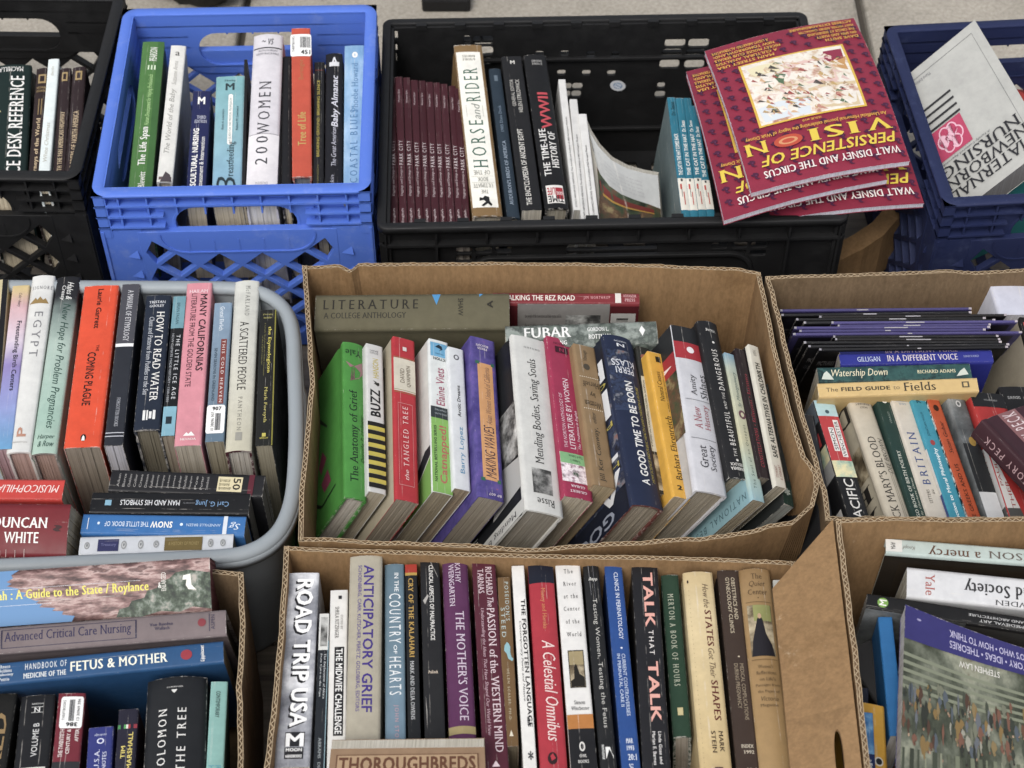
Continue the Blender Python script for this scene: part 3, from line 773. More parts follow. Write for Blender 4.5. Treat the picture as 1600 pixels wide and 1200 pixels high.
# folded-out flap of the tall box, with its hand hole
hole = rrect(.69, .70, .13, .27, .065, 6)
hole = [(x-.10*(y-.70), y) for x, y in hole]
v, f = panel([(0, 0)]+[(0, k/12) for k in range(1, 13)]+[(1, 1)]+[(1, 1-k/12) for k in range(1, 13)], [hole], .004)
e0 = [P(1307, 813, .296), P(1331, 1010, .296), P(1353, 1200, .296), P(1377, 1410, .296)]
e1 = [P(1213, 921, .262), P(1228, 1060, .262), P(1241, 1200, .262), P(1258, 1390, .262)]
def crv(e, t): k = min(2, int(t*3)); return e[k].lerp(e[k+1], t*3-k)
mb = MB(); vs = []
for x, y, z in v:
    p = crv(e1, y).lerp(crv(e0, y), x)-cH; p.z += z + .006*math.sin(math.pi*x); p.x -= .004
    vs.append(p)
mb.add(vs, f, K1); mb.build('flap', rootH)
# loose curved board end between the crates
mb = MB(); tp = [(1424,322,.12),(1400,345,.12),(1380,368,.115),(1350,388,.11),(1318,404,.10),(1290,416,.10)]
vs = []
for i, (x, y, z) in enumerate(tp):
    p = P(x, y, z); w = .020 if i else .012
    vs += [p+Vector((0, 0, 0)), p+Vector((-.012, w, .004)), p+Vector((-.012, w, -.004)), p+Vector((0, 0, -.09))]
fs = []
for i in range(len(tp)-1):
    a, c = i*4, i*4+4; fs += [(a, c, c+1, a+1), (a, a+3, c+3, c), (a+1, c+1, c+2, a+2), (a+3, a+2, c+2, c+3)]
fs += [(0, 1, 2, 3), (len(vs)-4, len(vs)-1, len(vs)-2, len(vs)-3)]
cc_ = sum(vs, Vector())/len(vs); cc_.z = 0
mb.add([p-cc_ for p in vs], fs, K1)
o = mb.build('loose_cardboard'); o.location = cc_; o['label'] = 'curved tan piece of loose cardboard between the long black crate and the navy crate'; o['category'] = 'cardboard'
# dark post behind the crates
p = P(697, 0, .02); mb = MB()
mb.box((0, 0, .2), (.055, .03, .4), BLACKP); mb.box((0, 0, .012), (.075, .05, .024), BLACKP)
mb.box((0, .0, .41), (.065, .04, .02), BLACKP)
o = mb.build('black_post', bevel=.004); o.location = (p.x, p.y+.02, 0); o['label'] = 'square black post end standing on the pavement behind the long crate'; o['category'] = 'post'

# soft black bag on the pavement behind the blue crate
bm_ = bmesh.new(); bmesh.ops.create_icosphere(bm_, subdivisions=4, radius=1)
for v in bm_.verts:
    from mathutils import noise as mn
    d = 1+.22*mn.noise(v.co*1.6)+.10*mn.noise(v.co*5)
    v.co = Vector((v.co.x*.10*d, v.co.y*.07*d, max(-.95, v.co.z)*.075*d+.075))
mb = MB(); mb.add([v.co for v in bm_.verts], [[v.index for v in f.verts] for f in bm_.faces], BLACKP, smooth=True); bm_.free()
for s_ in (-1, 1):
    arc = [Vector((.05*math.cos(a), s_*.02+.02*s_*math.sin(a), .14+.06*math.sin(a))) for a in [math.pi*k/10 for k in range(11)]]
    for a, c_ in zip(arc, arc[1:]):
        mb.add([a+Vector((0, -.008, 0)), a+Vector((0, .008, 0)), c_+Vector((0, .008, 0)), c_+Vector((0, -.008, 0)), a+Vector((0, -.008, .003)), a+Vector((0, .008, .003)), c_+Vector((0, .008, .003)), c_+Vector((0, -.008, .003))],
               [(0,1,2,3),(4,7,6,5),(0,4,5,1),(3,2,6,7),(1,5,6,2),(0,3,7,4)], BLACKP)
p = P(305, 38, 0); o = mb.build('bag'); o.location = (p.x, p.y+.08, 0); o['label'] = 'slumped black bag on the pavement behind the bright blue crate'; o['category'] = 'bag'
# ================================================================ the books, container by container
WH, BK, GD = '#e6e4de', '#17171a', '#b49a54'
# ---- black crate, far left
g = 'books in the left black crate'; z = .258
book('dark green dictionary with large white capitals, leftmost in the black milk crate', (18,101), (8,287), 64, '#0f2622', [('u','OFFICE DESK REFERENCE','S',WH,.10,1.10,.50,.84),('u','A Dictionary','i','#b9a878',.35,.9,.08,.3),('x','MACMILLAN','s',WH,.02,.06,.1,.8)], 'j', z, lean=3, group=g, rd=.06)
book('dark brown volume with a gold box emblem, left of the thin white book', (67,106), (53,287), 20, '#2b1c1b', [('u','Journeys of the World','S','#c9b08a',.45,.98,.3,.72),('#','#a38a5a',.06,.14,.2,.82),('#','#2b1c1b',.075,.125,.33,.69),('#','#8f7850',.28,.42,.36,.44),('#','#8f7850',.28,.42,.58,.66),('h','NATIONAL','s','#a38a5a',.17,.19,.12,.88),('h','GEOGRAPHIC','s','#a38a5a',.20,.22,.12,.88)], 'j', z, group=g)
book('thin glossy white book between brown volumes', (84,92), (67,290), 17, '#d3dcdb', [('u','White Christmas','i','#a9a596',.52,.82,.3,.66),('u','Berlin','i','#b9b6aa',.06,.14,.35,.6)], 'j', z+.004, group=g, rd=.05)
for f_, n_, w, t, lb in (((102,106),(91,288),18,'SOUTH THE PAN AMERICAN HIGHWAY','dark brown volume with a gold box emblem, just right of the thin white book'), ((124,104),(111,288),21,'GREAT RIVERS OF NORTH AMERICA','dark brown volume with a gold box emblem, rightmost in the black milk crate')):
    book(lb, f_, n_, w, '#2b1c1e', [('u',t,'S','#c3ad8a',.39,.95,.3,.70),('#','#a38a5a',.04,.12,.25,.75),('#','#2b1c1e',.055,.105,.37,.63)], 'j', z, group=g)
# ---- blue crate
g = 'books in the blue crate'
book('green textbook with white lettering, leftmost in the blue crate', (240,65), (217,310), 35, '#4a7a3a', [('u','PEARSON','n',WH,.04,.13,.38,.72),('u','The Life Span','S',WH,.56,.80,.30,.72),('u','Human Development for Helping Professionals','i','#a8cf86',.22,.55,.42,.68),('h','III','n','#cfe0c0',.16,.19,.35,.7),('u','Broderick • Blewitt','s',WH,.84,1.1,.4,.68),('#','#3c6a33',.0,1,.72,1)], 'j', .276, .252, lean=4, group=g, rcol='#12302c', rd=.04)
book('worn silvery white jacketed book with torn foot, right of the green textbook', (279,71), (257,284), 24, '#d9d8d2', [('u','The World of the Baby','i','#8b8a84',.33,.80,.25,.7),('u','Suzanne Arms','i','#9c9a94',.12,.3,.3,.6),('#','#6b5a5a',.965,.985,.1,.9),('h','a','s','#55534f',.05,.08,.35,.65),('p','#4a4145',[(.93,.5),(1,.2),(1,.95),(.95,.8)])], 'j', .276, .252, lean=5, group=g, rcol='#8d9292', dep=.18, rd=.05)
book('navy nursing book with bold white title and a small M emblem', (316,142), (305,310), 29, '#1d2350', [('u','TRANSCULTURAL NURSING','B',WH,.36,1.03,.16,.48),('u','Assessment & Intervention','n',WH,.44,.92,.58,.82),('h','M','B',WH,.06,.13,.30,.7),('h','THIRD','s','#c5c7d4',.24,.27,.3,.8),('h','EDITION','s','#c5c7d4',.28,.31,.2,.85)], 'p', .262, .248, lean=3, group=g)
book('pale teal book with a white pill shape and dark script title', (360,119), (354,310), 45, '~0:#6fa3a8~.5:#7fa9b4~1:#7ba4c0', [('h','M','B','#2a3a3e',.06,.12,.34,.66),('h','Mosby','s','#2a3a3e',.03,.05,.3,.7),('#',WH,.17,.56,.46,.62),('o',WH,.155,.185,.46,.62),('o',WH,.545,.575,.46,.62),('u','A GUIDE FOR THE MEDICAL PROFESSION','n','#5a7e84',.19,.55,.50,.58),('u','reastfeeding','s','#24343c',.55,.83,.46,.78),('u','B','i','#24343c',.83,.96,.14,.80),('u','Ruth A. Lawrence','i','#2e4046',.28,.45,.24,.32),('u','Robert M. Lawrence','i','#2e4046',.26,.46,.74,.82)], 'p', .266, .25, group=g)
book('very thin black book pressed against the large white one', (384,93), (380,310), 5, '#1b1b1d', [], 'p', .266, .25, group=g)
book('large white jacketed book with wide grey capitals and a half slipped band', (419,53), (407,312), 47, '#cfcbd0', [('u','200 WOMEN','w','#3a3a40',.30,.80,.28,.68),('#','#2c2c30',.085,.092,.02,.98),('i' if False else 'h','~ vs','i','#4a4a50',.03,.07,.3,.7),('h','RUTH HOBDAY','n','#77757c',.10,.112,.2,.85),('h','GEOFF BLACKWELL','n','#77757c',.12,.132,.12,.9),('#','#8d888e',.618,.622,0,1),('#','#dedadc',.622,1,0,1),('u','200','w','#3a3a40',.635,.80,.26,.66),('x','Boxed','s','#a3a0a4',.9,.93,.3,.7)], 'j', .280, .256, group=g, rd=.12, dep=.2, pages='#d8d6d4', L=[('p','#b3aca6',[(.30,.4),(.45,.2),(.62,.5),(.62,1),(.3,1)])])
book('black unlettered book between the white and the orange red ones', (449,88), (447,312), 15, '#16161a', [], 'j', .268, .25, group=g)
book('tall orange red cloth book with price sticker and gold title', (470,44), (472,276), 30, '#bb4a33', [('u','Tree of Life','S','#b39a4e',.58,.80,.3,.72),('u','Berenger','s','#a7683e',.22,.36,.36,.7)], 'h', .282, .256, lean=2, group=g, rd=.03, dep=.22, pages='#8f949c',
     stick=(.045,.20,-.06,1.05,[('|','#35353a',.12,.62,.45,.95),('u','THRIFTBOOKS','n','#35353a',.1,.8,.08,.2),('h','451','B','#222222',.72,.92,.5,.95)]))
book('black paperback with yellow lettering, right of the orange red cloth book', (499,97), (497,312), 16, '#18171a', [('u','BREAKING GROUND, BREAKING SILENCE','n','#b0a03c',.14,.70,.3,.62),('u','JOYCE HANSEN','n','#6f6a3a',.76,1.0,.36,.6),('#','#6a2a20',.06,.066,.1,.9)], 'p', .268, .25, group=g)
book('black glossy almanac with silver italic lettering and a white emblem', (522,83), (521,312), 27, '#14141b', [('u','Baby Almanac','I','#c9c9d2',.16,.52,.36,.85),('u','The Great American','i','#b5b5c0',.52,.78,.36,.64),('u','Julia Moskin','i','#9a9aa5',.84,1.05,.3,.6),('h','A','B','#d0d0d4',.03,.09,.3,.75),('#','#d0d0d4',.065,.095,.22,.8)], 'j', .272, .252, group=g, rd=.12)
book('light blue watercolour book with blue capitals, rightmost in the blue crate', (554,71), (553,314), 32, '@blues', [('u','COASTAL BLUES','w','#44719c',.43,.89,.3,.66),('u','Phoebe Howard','s','#5580a8',.12,.44,.36,.68),('o',WH,.045,.085,.38,.66),('h','A','b','#7ba5c9',.055,.075,.46,.58)], 'j', .276, .254, group=g, rd=.03)
# ---- long black crate
g = 'identical maroon volumes'; z = .222
tf = [606,617,629,641,653,665,676,687,700,712,720]; tn = [610,624,637,650,662,675,687,699,712,724,734]
hy = [121,120,121,125,126,128,129,131,134,138]
for i in range(10):
    pos = ['leftmost','second from left','third from left','fourth from left','fifth from left','fifth from right','fourth from right','third from right','second from right','rightmost'][i]
    book('thin maroon volume, %s of the ten in the long crate' % pos, ((tf[i]+tf[i+1])/2, hy[i]), ((tn[i]+tn[i+1])/2, 356), 11.6, '#41161f',
         [('u','Western Epics','n','#b9a6a8',.09,.18,.3,.62),('u','PARK CITY','k','#cfc4c4',.44,.60,.22,.74),('u','Diggings and Doings in','s','#b9a9aa',.61,.80,.28,.66),('u','English','n','#c0b0b0',.88,.97,.3,.66)], 'p', z+.005*((i*7) % 4)/2, z-.006+.003*((i*5) % 3), lean=1+1.6*((i*3) % 3), group=g, rd=.04, dep=.17, pages='#c9c0b6')
g = 'books in the long black crate'
book('wide white and tan book with tall green capitals and a black horse mark', (731,70), (762,337), 45, '#7a5f38', [('#','#dedcd2',.045,.955,.04,.90),('u','HORSE','w','#2f5a48',.46,.735,.22,.72),('u','and','i','#7d8279',.36,.455,.38,.66),('u','RIDER','w','#2f5a48',.145,.35,.22,.72),('#','#a8aaa0',.37,.44,.18,.195),('#','#a8aaa0',.37,.44,.75,.765),('x','BARNES','s','#77776f',.065,.08,.25,.7),('x','& NOBLE','s','#77776f',.085,.10,.25,.7),
      ('x','OF THE','s','#77776f',.75,.775,.2,.75),('x','BOOK','s','#77776f',.79,.812,.3,.65),('x','ULTIMATE','s','#77776f',.825,.847,.14,.8),('x','THE','s','#77776f',.86,.88,.38,.62),('p','#1c1c1c',[(.90,.62),(.893,.48),(.905,.40),(.90,.30),(.92,.28),(.915,.42),(.925,.5),(.945,.33),(.95,.4),(.935,.55),(.95,.66),(.94,.7),(.922,.62)]),('#','#b5b4aa',.783,.785,.1,.85),('#','#b5b4aa',.818,.82,.1,.85)], 'j', .243, .222, lean=4, group=g, rd=.03, dep=.19, rcol='#4a3922', pages='#b7b1a4')
book('slim slate blue book with pale capitals, right of the wide white and tan one', (773,107), (803,340), 19, '#23323f', [('u',"AUDUBON'S BIRDS OF AMERICA",'s','#8f9cab',.50,.92,.32,.62),('u','1985 Date Desk','s','#6f7f8f',.26,.44,.36,.6),('#','#5c6b78',.05,.09,.35,.65)], 'h', .236, .22, lean=3, group=g, rd=.12)
book('matt black encyclopedia with narrow white capitals and pale page ends', (799,88), (831,328), 32, '#1c1c1e', [('u','THE ENCYCLOPEDIA OF ANCIENT EGYPT','n','#d3d0c8',.49,.97,.30,.56),('u','HELEN STRUDWICK','n','#b9b6ae',.16,.38,.52,.72),('u','GENERAL EDITOR','n','#a8a59e',.16,.34,.24,.42),('h','M','B','#c9c6be',.03,.055,.4,.62)], 'p', .240, .222, lean=3, group=g, dep=.2, pages='#c4bfb4')
book('black war history with red title letters and a white and red box', (836,85), (871,325), 36, '#131315', [('u','WWII','B','#b8414a',.26,.50,.34,.80),('u','THE TIME-LIFE','S','#d8d6d2',.50,.80,.18,.46),('u','HISTORY OF','S','#d8d6d2',.52,.75,.55,.85),('#','#ddd9d3',.86,.97,.14,.86),('#','#a22634',.875,.945,.52,.84),('x','TIME','B','#2b2b2b',.925,.965,.18,.84),('x','LIFE','B','#a22634',.875,.92,.18,.5),('x','BOOKS','n',WH,.90,.92,.56,.82),('x','BARNES','n','#a8a6a2',.04,.055,.3,.75),('x','& NOBLE','n','#a8a6a2',.06,.075,.3,.75)], 'j', .242, .222, lean=5, group=g, rd=.10, dep=.2, pages='#a8a294')
for i, (f_, n_, w, lb) in enumerate((((878,124),(902,328),11,'thin white catalogue nearest the black war history'), ((896,155),(915,346),12,'thin white catalogue, middle one of three'), ((910,178),(930,347),13,'thin white catalogue beside the sagging white cover'))):
    book(lb, f_, n_, w, '#cfcecb', [('u',"STAR'S AEROSPACE HERITAGE: The Aircraft and Artifacts of SBD Aerospace Museum",'b','#3a3a3c',.30,.98,.32,.62)], 'p', .234, .218, lean=4, group=g, pages='#a9a7a2')
for i, (f_, n_, w, t, lb) in enumerate((((1049,152),(1074,349),13,'THE CAT IN THE HAT COMES BACK','teal thin picture book, leftmost of four by the maroon journals'), ((1062,153),(1087,349),12,'THE CAT IN THE HAT','teal thin picture book, second from left of four'), ((1074,153),(1100,348),12,'THE CAT IN THE HAT','teal thin picture book, third from left of four'), ((1083,165),(1113,346),12,'THE CAT IN THE HAT','teal thin picture book, touching the maroon journals'))):
    book(lb, f_, n_, w, '#1a6f86', [('u',t,'b',WH,.30,.63,.24,.74),('u','Dr. Seuss','b','#10303a' if i == 0 else WH,.04 if i == 0 else .19,.15 if i == 0 else .28,.25,.75),('#','#dcd8cc',.655,.90,.0,1),('u','1','n','#3a3a3a',.66,.68,.35,.6),('#','#b8483c',.70,.74,.2,.42),('#','#b8483c',.76,.86,.5,.62),('#','#2a2a2a',.74,.80,.32,.38)], 'p', .236, .22, lean=4, group='teal picture books', L=[('#','#6f7f80',0,1,.0,1)] if i == 0 else (), rd=.06, pages='#d6d2c8')
# ---- grey bin, far row
g = 'books in the grey bin'; z = .238; zn = .232
def bn(lb, f_, n_, w, c, it, k='p', **q): return book(lb, f_, n_, w, c, it, k, q.pop('z', z), q.pop('zn', zn), group=g, dep=q.pop('dep', .16), **q)
bn('cream and black book end at the left edge of the grey bin', (2,437), (-16,660), 22, '#c9bb8f', [('#','#16161a',0,1,.62,1)])
bn('pastel yellow to violet paperback with dark condensed title', (33,446), (4,702), 27, '~0:#d0bb78~.14:#d3a9ac~.35:#d6c8d6~.5:#9183bd~.75:#8f9ad0~1:#5fa0cc', [('d','Freestanding Birth Centers','b','#2c2a3a',.23,.66,.42,.78),('d','Cole • Avery','i','#3a3540',.05,.14,.38,.62)], pages='#a58a92')
bn('white history book with gold peaks and widely spaced title', (68,430), (28,706), 36, '#d4d4d0', [('d',"EGYPT",'w','#77777a',.22,.48,.36,.72),('h','SIGNORE','w','#66666a',.065,.085,.08,.96),('p','#8f7440',[(.17,.05),(.15,.2),(.135,.3),(.15,.38),(.13,.5),(.15,.64),(.14,.74),(.17,.9)]),('u','P','b','#b0806a',.87,.92,.34,.72),('h','PRINCETON','n','#aaa6a0',.945,.953,.2,.8)], 'j', pages='#b59a92', dep=.17)
bn('pale green jacketed book with black head and green script title', (107,432), (68,708), 37, '~0:#18181c~.12:#26262b~.22:#7a8a85~.4:#a9bdb2~.8:#9dbcad~1:#a9c4b4', [('d','New Hope for Problem Pregnancies','i','#1f4038',.165,.87,.34,.78),('d','Hales &','i','#dcdcd8',.035,.14,.52,.78),('d','Creasy','i','#dcdcd8',.055,.145,.25,.48),('h','Harper','i','#2f4d45',.90,.93,.15,.85),('h','& Row','i','#2f4d45',.935,.965,.2,.85)], 'j', pages='#a88f84', dep=.17)
bn('wide bright orange paperback with black capitals in the grey bin', (159,446), (128,699), 55, '#d2431a', [('d','COMING PLAGUE','b','#1c1714',.43,.755,.34,.58),('d','THE','b','#1c1714',.385,.425,.56,.64),('d','Laurie Garrett','b','#2a1510',.025,.28,.42,.58),('o','#1c1714',.925,.965,.43,.58),('o',WH,.935,.96,.47,.54),('p',WH,[(.93,.5),(.945,.47),(.962,.46),(.962,.55),(.945,.54)])], pages='#8d8375')
bn('narrow grey and navy paperback with a white band, right of the orange one', (205,444), (177,696), 28, '#24272f', [('#','#43434a',0,.385,0,1),('#','#d9d9d9',.385,.405,0,1),('d','A MANUAL OF ETYMOLOGY','s','#c7c7ca',.04,.37,.38,.7),('d','FORGOTTEN BOOKS','s','#a9abb2',.72,.89,.42,.62),('#','#b9bbc2',.925,.93,0,1),('#','#b9bbc2',.945,.95,0,1)], pages='#b3b3bd')
bn('dark blue hardback with white title about water, in the grey bin', (248,461), (229,671), 40, '#1c2535', [('d','HOW TO READ WATER','s','#e0ded8',.13,.80,.50,.80),('d','Clues and Patterns from Puddles to the Sea','i','#b9bcc2',.17,.75,.22,.42),('h','TRISTAN','S','#c9cbcf',.045,.065,.15,.8),('h','GOOLEY','S','#c9cbcf',.075,.095,.18,.76),('#','#d8d8d6',.865,.935,.30,.40),('#','#d8d8d6',.865,.935,.44,.50),('#','#d8d8d6',.875,.925,.54,.64),('#','#d8d8d6',.865,.93,.68,.78)], 'j', pages='#77705f', rd=.05)
bn('narrow black paperback with teal ends, left of the pink one', (281,463), (262,681), 20, '#141619', [('#','#6c9aa6',0,.24,0,1),('#','#7db0c2',.80,1,0,1),('d','BRIAN FAGAN','n','#35505a',.05,.21,.35,.6),('d','THE LITTLE ICE AGE','k','#c9cacc',.29,.75,.52,.82),('d','HOW CLIMATE MADE HISTORY • 1300-1850','n','#9a9ca0',.28,.77,.15,.34),('#','#223039',.87,.92,.25,.7)], pages='#8c8474')
bn('bright pink paperback with black capitals in the grey bin', (312,442), (293,696), 40, '#cf8590', [('d','MANY CALIFORNIAS','b','#2a1a20',.075,.56,.58,.86),('d','LITERATURE FROM THE GOLDEN STATE','n','#4a2a33',.07,.655,.22,.44),('h','HAILAM','s','#e5cfd2',.045,.065,.12,.86),('p',WH,[(.945,.3),(.925,.42),(.935,.5),(.92,.6),(.945,.74)]),('h','NEVADA','s',WH,.958,.97,.2,.8)], pages='#a89f90')
bn('greyish blue paperback with a brick red strip and white barcode sticker', (349,473), (335,690), 28, '~0:#7f97ae~.5:#6f8294~1:#5d7486', [('d','Gretel Ehrlich','n','#d2dae0',.03,.21,.36,.6),('#','#7d3a34',.275,.74,.52,.84),('d','THIS COLD HEAVEN','k','#d9cfc9',.285,.73,.60,.76),('d','SEVEN SEASONS IN GREENLAND','n','#33424f',.34,.72,.18,.34)], pages='#8d8571',
   stick=(.75,.945,-.02,.98,[('h','907','B','#1f1f22',.06,.2,.3,.8),('|','#2c2c30',.3,.9,.48,.78),('u','10 38096 907','n','#2c2c30',.25,.92,.26,.42)]))
bn('ivory jacketed hardback with maroon boards at its foot', (386,438), (372,704), 39, '~0:#c9cac2~.4:#c9c8bd~1:#c2bda6', [('d','A SCATTERED PEOPLE','s','#22201f',.255,.66,.32,.66),('d','McFARLAND','w','#6f706c',.035,.22,.48,.66),('d','PANTHEON','w','#7d7b73',.70,.89,.40,.56),('#','#9a988e',.90,.945,.36,.62)], 'j', pages='#b3ada4', dep=.17, ends='#4a2029')
bn('short black paperback with yellow title beside the bin rim', (419,484), (412,696), 26, '#1f1f1c', [('#','#8a8428',0,1,.93,1),('d','the Etymologicon','S','#c2b545',.13,.48,.50,.76),('d','A Circular Stroll through the Hidden Connections','i','#7f7a45',.10,.5,.30,.40),('d','of the English Language','i','#7f7a45',.2,.42,.18,.26),('d','Mark Forsyth','s','#b5aa55',.585,.84,.38,.62),('h','#1 international','n','#a8a15a',.03,.045,.2,.8),('h','bestseller','n','#a8a15a',.055,.07,.25,.75),('#','#c2b545',.915,.94,.38,.6),('h','BERKLEY','n','#c2b545',.945,.955,.25,.75)], pages='#8d8672')
# near rows, lying spine up along the bin
g = 'books in the grey bin'
def bl(lb, a, b_, w, c, it, k='p', **q): return book(lb, a, b_, w, c, it, k, q.pop('z', .222), None, group=q.pop('group', g), dep=q.pop('dep', .14), **q)
bl('bright red paperback with upside down white title, above the dark red one', (-130,763), (99,765), 31, '#c43b33', [('u','MUSICOPHILIA','i','#e6cfc9',.55,.97,.34,.72)], pages='#8f8573', lean=-6, z=.232)
bl('thick dark red novel with white block capitals and worn pages', (-130,826), (106,829), 84, '#741f27', [('d','DUNCAN','S',WH,.50,.86,.54,.74),('d','WHITE','S',WH,.58,.81,.26,.46),('h','~','B','#3a1a1c',.9,.96,.48,.6),('#','#b08d8a',.56,.565,.0,.12),('#','#b08d8a',.60,.605,.0,.14),('#','#b08d8a',.66,.665,.0,.13),('#','#b08d8a',.72,.725,.0,.15)], pages='#a89d86', lean=-22, dep=.10, z=.24, rd=.05)
names = ['Aiken','Bierce','Chekhov','Collier','Crane','Dinesen','Faulkner','Galsworthy','Hemingway','Jackson','James','Lardner','Mansfield','Maugham','Poe','Porter','Steinbeck']
bl('black anthology with rows of author names and a cream title block', (172,750), (412,759), 33, '#1d1d20', [('#','#cfc39a',.70,.86,.16,.86),('x','50','b','#2a2622',.80,.85,.25,.8),('h','GREAT','s','#4a4438',.71,.78,.6,.75),('h','SHORT','s','#4a4438',.71,.78,.42,.55),('h','STORIES','s','#4a4438',.71,.79,.24,.36),('#','#5a1f2c',.90,.935,0,1)]+[('h',nm,'n','#9a9895',.05+.036*i,.066+.036*i,.2,.82) for i, nm in enumerate(names)], lean=-4, pages='#6f6a60', dep=.15)
bl('black psychology paperback with upside down white title and blue author name', (142,785), (390,787), 32, '#121316', [('u','MAN AND HIS SYMBOLS','n','#d6d8da',.185,.56,.38,.64),('u','Carl G. Jung','n','#6f93b8',.66,.87,.34,.66),('u','conceived by','i','#77797c',.58,.655,.45,.56),('#','#79a8bf',.09,.13,.36,.62)], lean=-4, pages='#6a655c')
for it in ():
    pass
bl('bright blue little paperback with upside down white title', (128,818), (383,822), 30, '#2f6fb0', [('u','SNOW','B',WH,.42,.555,.34,.68),('u','THE LITTLE BOOK OF','n','#d3dfec',.14,.41,.38,.64),('u','ANNEVILLE BREEN','n','#b5cbe2',.64,.85,.44,.58),('#','#d6dde6',.865,.89,0,1),('u','Sg','i','#cfdbe8',.90,.97,.3,.7),('#','#d6dde6',.035,.04,.2,.8),('o','#cfe0f0',.60,.62,.45,.6),('o','#cfe0f0',.095,.11,.45,.6)], lean=-6, pages='#8a8474')
coin = []
for s, r in ((.05,.06),(.29,.07),(.40,.075),(.50,.06),(.855,.07),(.935,.06)): coin += [('o','#8b8d8e',s-.018,s+.018,.5-r*3.4,.5+r*3.4),('o','#b4b6b6',s-.012,s+.010,.5-r*2.3,.5+r*2.0),('o','#777a7c',s-.006,s+.006,.42,.60)]
bl('white paperback with printed silver coins along its spine', (124,853), (364,848), 28, '#c6cad0', coin+[('#','#30325e',.12,.255,.16,.82),('d','Treasury','n','#6a6c96',.14,.24,.4,.6),('#','#6b5a2c',.555,.80,.12,.86),('d','A HISTORY OF MONEY','n','#8f7d4a',.58,.78,.4,.6)], lean=-6, pages='#8a8474')
# ---- left front carton
g = 'books in the left front carton'
bl('thick guidebook with red rock photograph and yellow lettering', (-170,948), (329,913), 86, '@rock', [('p','#4f7fae',[(.0,.0),(.56,.0),(.57,.1),(.53,.14),(.535,.2),(.50,.22),(.51,.27),(.46,.3),(.47,.35),(.45,.38),(.46,.42),(0,.42)]),('p','#4f7fae',[(0,.42),(.45,.42),(.435,.46),(.44,.5),(.41,.52),(.42,.58),(.39,.62),(.40,.66),(.36,.72),(.375,.76),(.36,.8),(.38,.86),(.375,.92),(.40,1),(0,1)]),('p','@scrub',[(.70,.02),(.71,.16),(.74,.2),(.75,.3),(.79,.34),(.80,.46),(.83,.5),(.845,.62),(.87,.66),(.89,.76),(.93,.8),(1,.72),(1,.06),(.94,.12),(.9,.04),(.84,.08),(.78,.0)]),('d','Utah : A Guide to the State / Roylance','S','#d9cf45',.300,.805,.42,.64),('#','#d9dbe0',.0,.50,.36,.365),('#','#d9dbe0',.0,.78,.66,.665),('h','REVISED','s',WH,.79,.83,.6,.62) if False else ('d','&','s',WH,.835,.845,.5,.6),
   ('h','ENLARGED','n','#d0ccc4',.845,.86,.44,.78),('p','#e0dcd2',[(.915,.70),(.938,.72),(.94,.52),(.955,.42),(.93,.44),(.922,.52),(.925,.62),(.912,.62)])], pages='#6a2f30', lean=-30, dep=.15, z=.262, rd=.02, rcol='#4a1c22', lcol='#4a1c22', ends='#4a1c22', group=g)
bl('grey nursing textbook with boxed dark title, lying below the guidebook', (-170,1014), (353,972), 40, '#75696a', [('d','Advanced Critical Care Nursing','s','#26244a',.335,.715,.30,.78),('#','#2c2a44',.325,.73,.86,.885),('#','#2c2a44',.325,.73,.16,.185),('#','#2c2a44',.727,.731,.16,.885),('#','#2c2a44',.325,.329,.16,.885),('d','Von Rueden','S','#33304a',.77,.84,.56,.68),('d','Wallach','S','#33304a',.785,.83,.40,.52),('o','#7d3038',.915,.94,.4,.72),('h','ASPEN','s','#33304a',.955,.966,.25,.85),('#','#33304a',.949,.951,.2,.9)], 'h', lean=-16, dep=.17, z=.254, rd=.08, group=g, pages='#6a6258')
bl('blue paperback handbook with large cream lettering, lowest of the three flat ones', (-170,1070), (349,1018), 33, '#1f4f7d', [('d','FETUS & MOTHER','S','#dcdccb',.535,.83,.28,.74),('d','HANDBOOK OF','k','#d2d6d6',.40,.525,.56,.86),('d','MEDICINE OF THE','S','#d2d6d6',.395,.523,.16,.40),('d','Reece','S','#c9ced2',.325,.355,.74,.9),('d','Hobbins','S','#c9ced2',.32,.36,.54,.7),('d','Mahoney','S','#c9ced2',.315,.365,.34,.5),('d','Petrie','S','#c9ced2',.322,.353,.14,.3),('o','#8f2c38',.87,.905,.28,.76),('h','Lippincott','I',WH,.93,.945,.12,.9)], lean=-12, dep=.2, z=.246, group=g, pages='#8a806c')
def bj(lb, f_, n_, w, c, it, k='p', **q): return book(lb, f_, n_, w, c, it, k, q.pop('z', .228), q.pop('zn', None), group=g, dep=q.pop('dep', .15), **q)
bj('black book with curling tan letters at the bottom left corner', (4,1084), (-32,1310), 46, '#161512', [('u','WORLD','S','#8a7048',.14,1.0,.34,.8)], pages='#5a5248')
bj('black literature volume with white crest and spaced capitals', (60,1086), (36,1330), 54, '#17181b', [('u','VOLUME B','n','#c9c9c6',.19,.41,.44,.62),('h','N','S','#d6d6d2',.085,.115,.42,.60),('#','#cfcfcb',.08,.083,.34,.68),('#','#cfcfcb',.117,.12,.34,.68),('h','NORTON','S','#b9b9b5',.055,.066,.34,.68),('#','#c9c6be',.48,.50,.2,.9)], 'j', rd=.03, pages='#77716a')
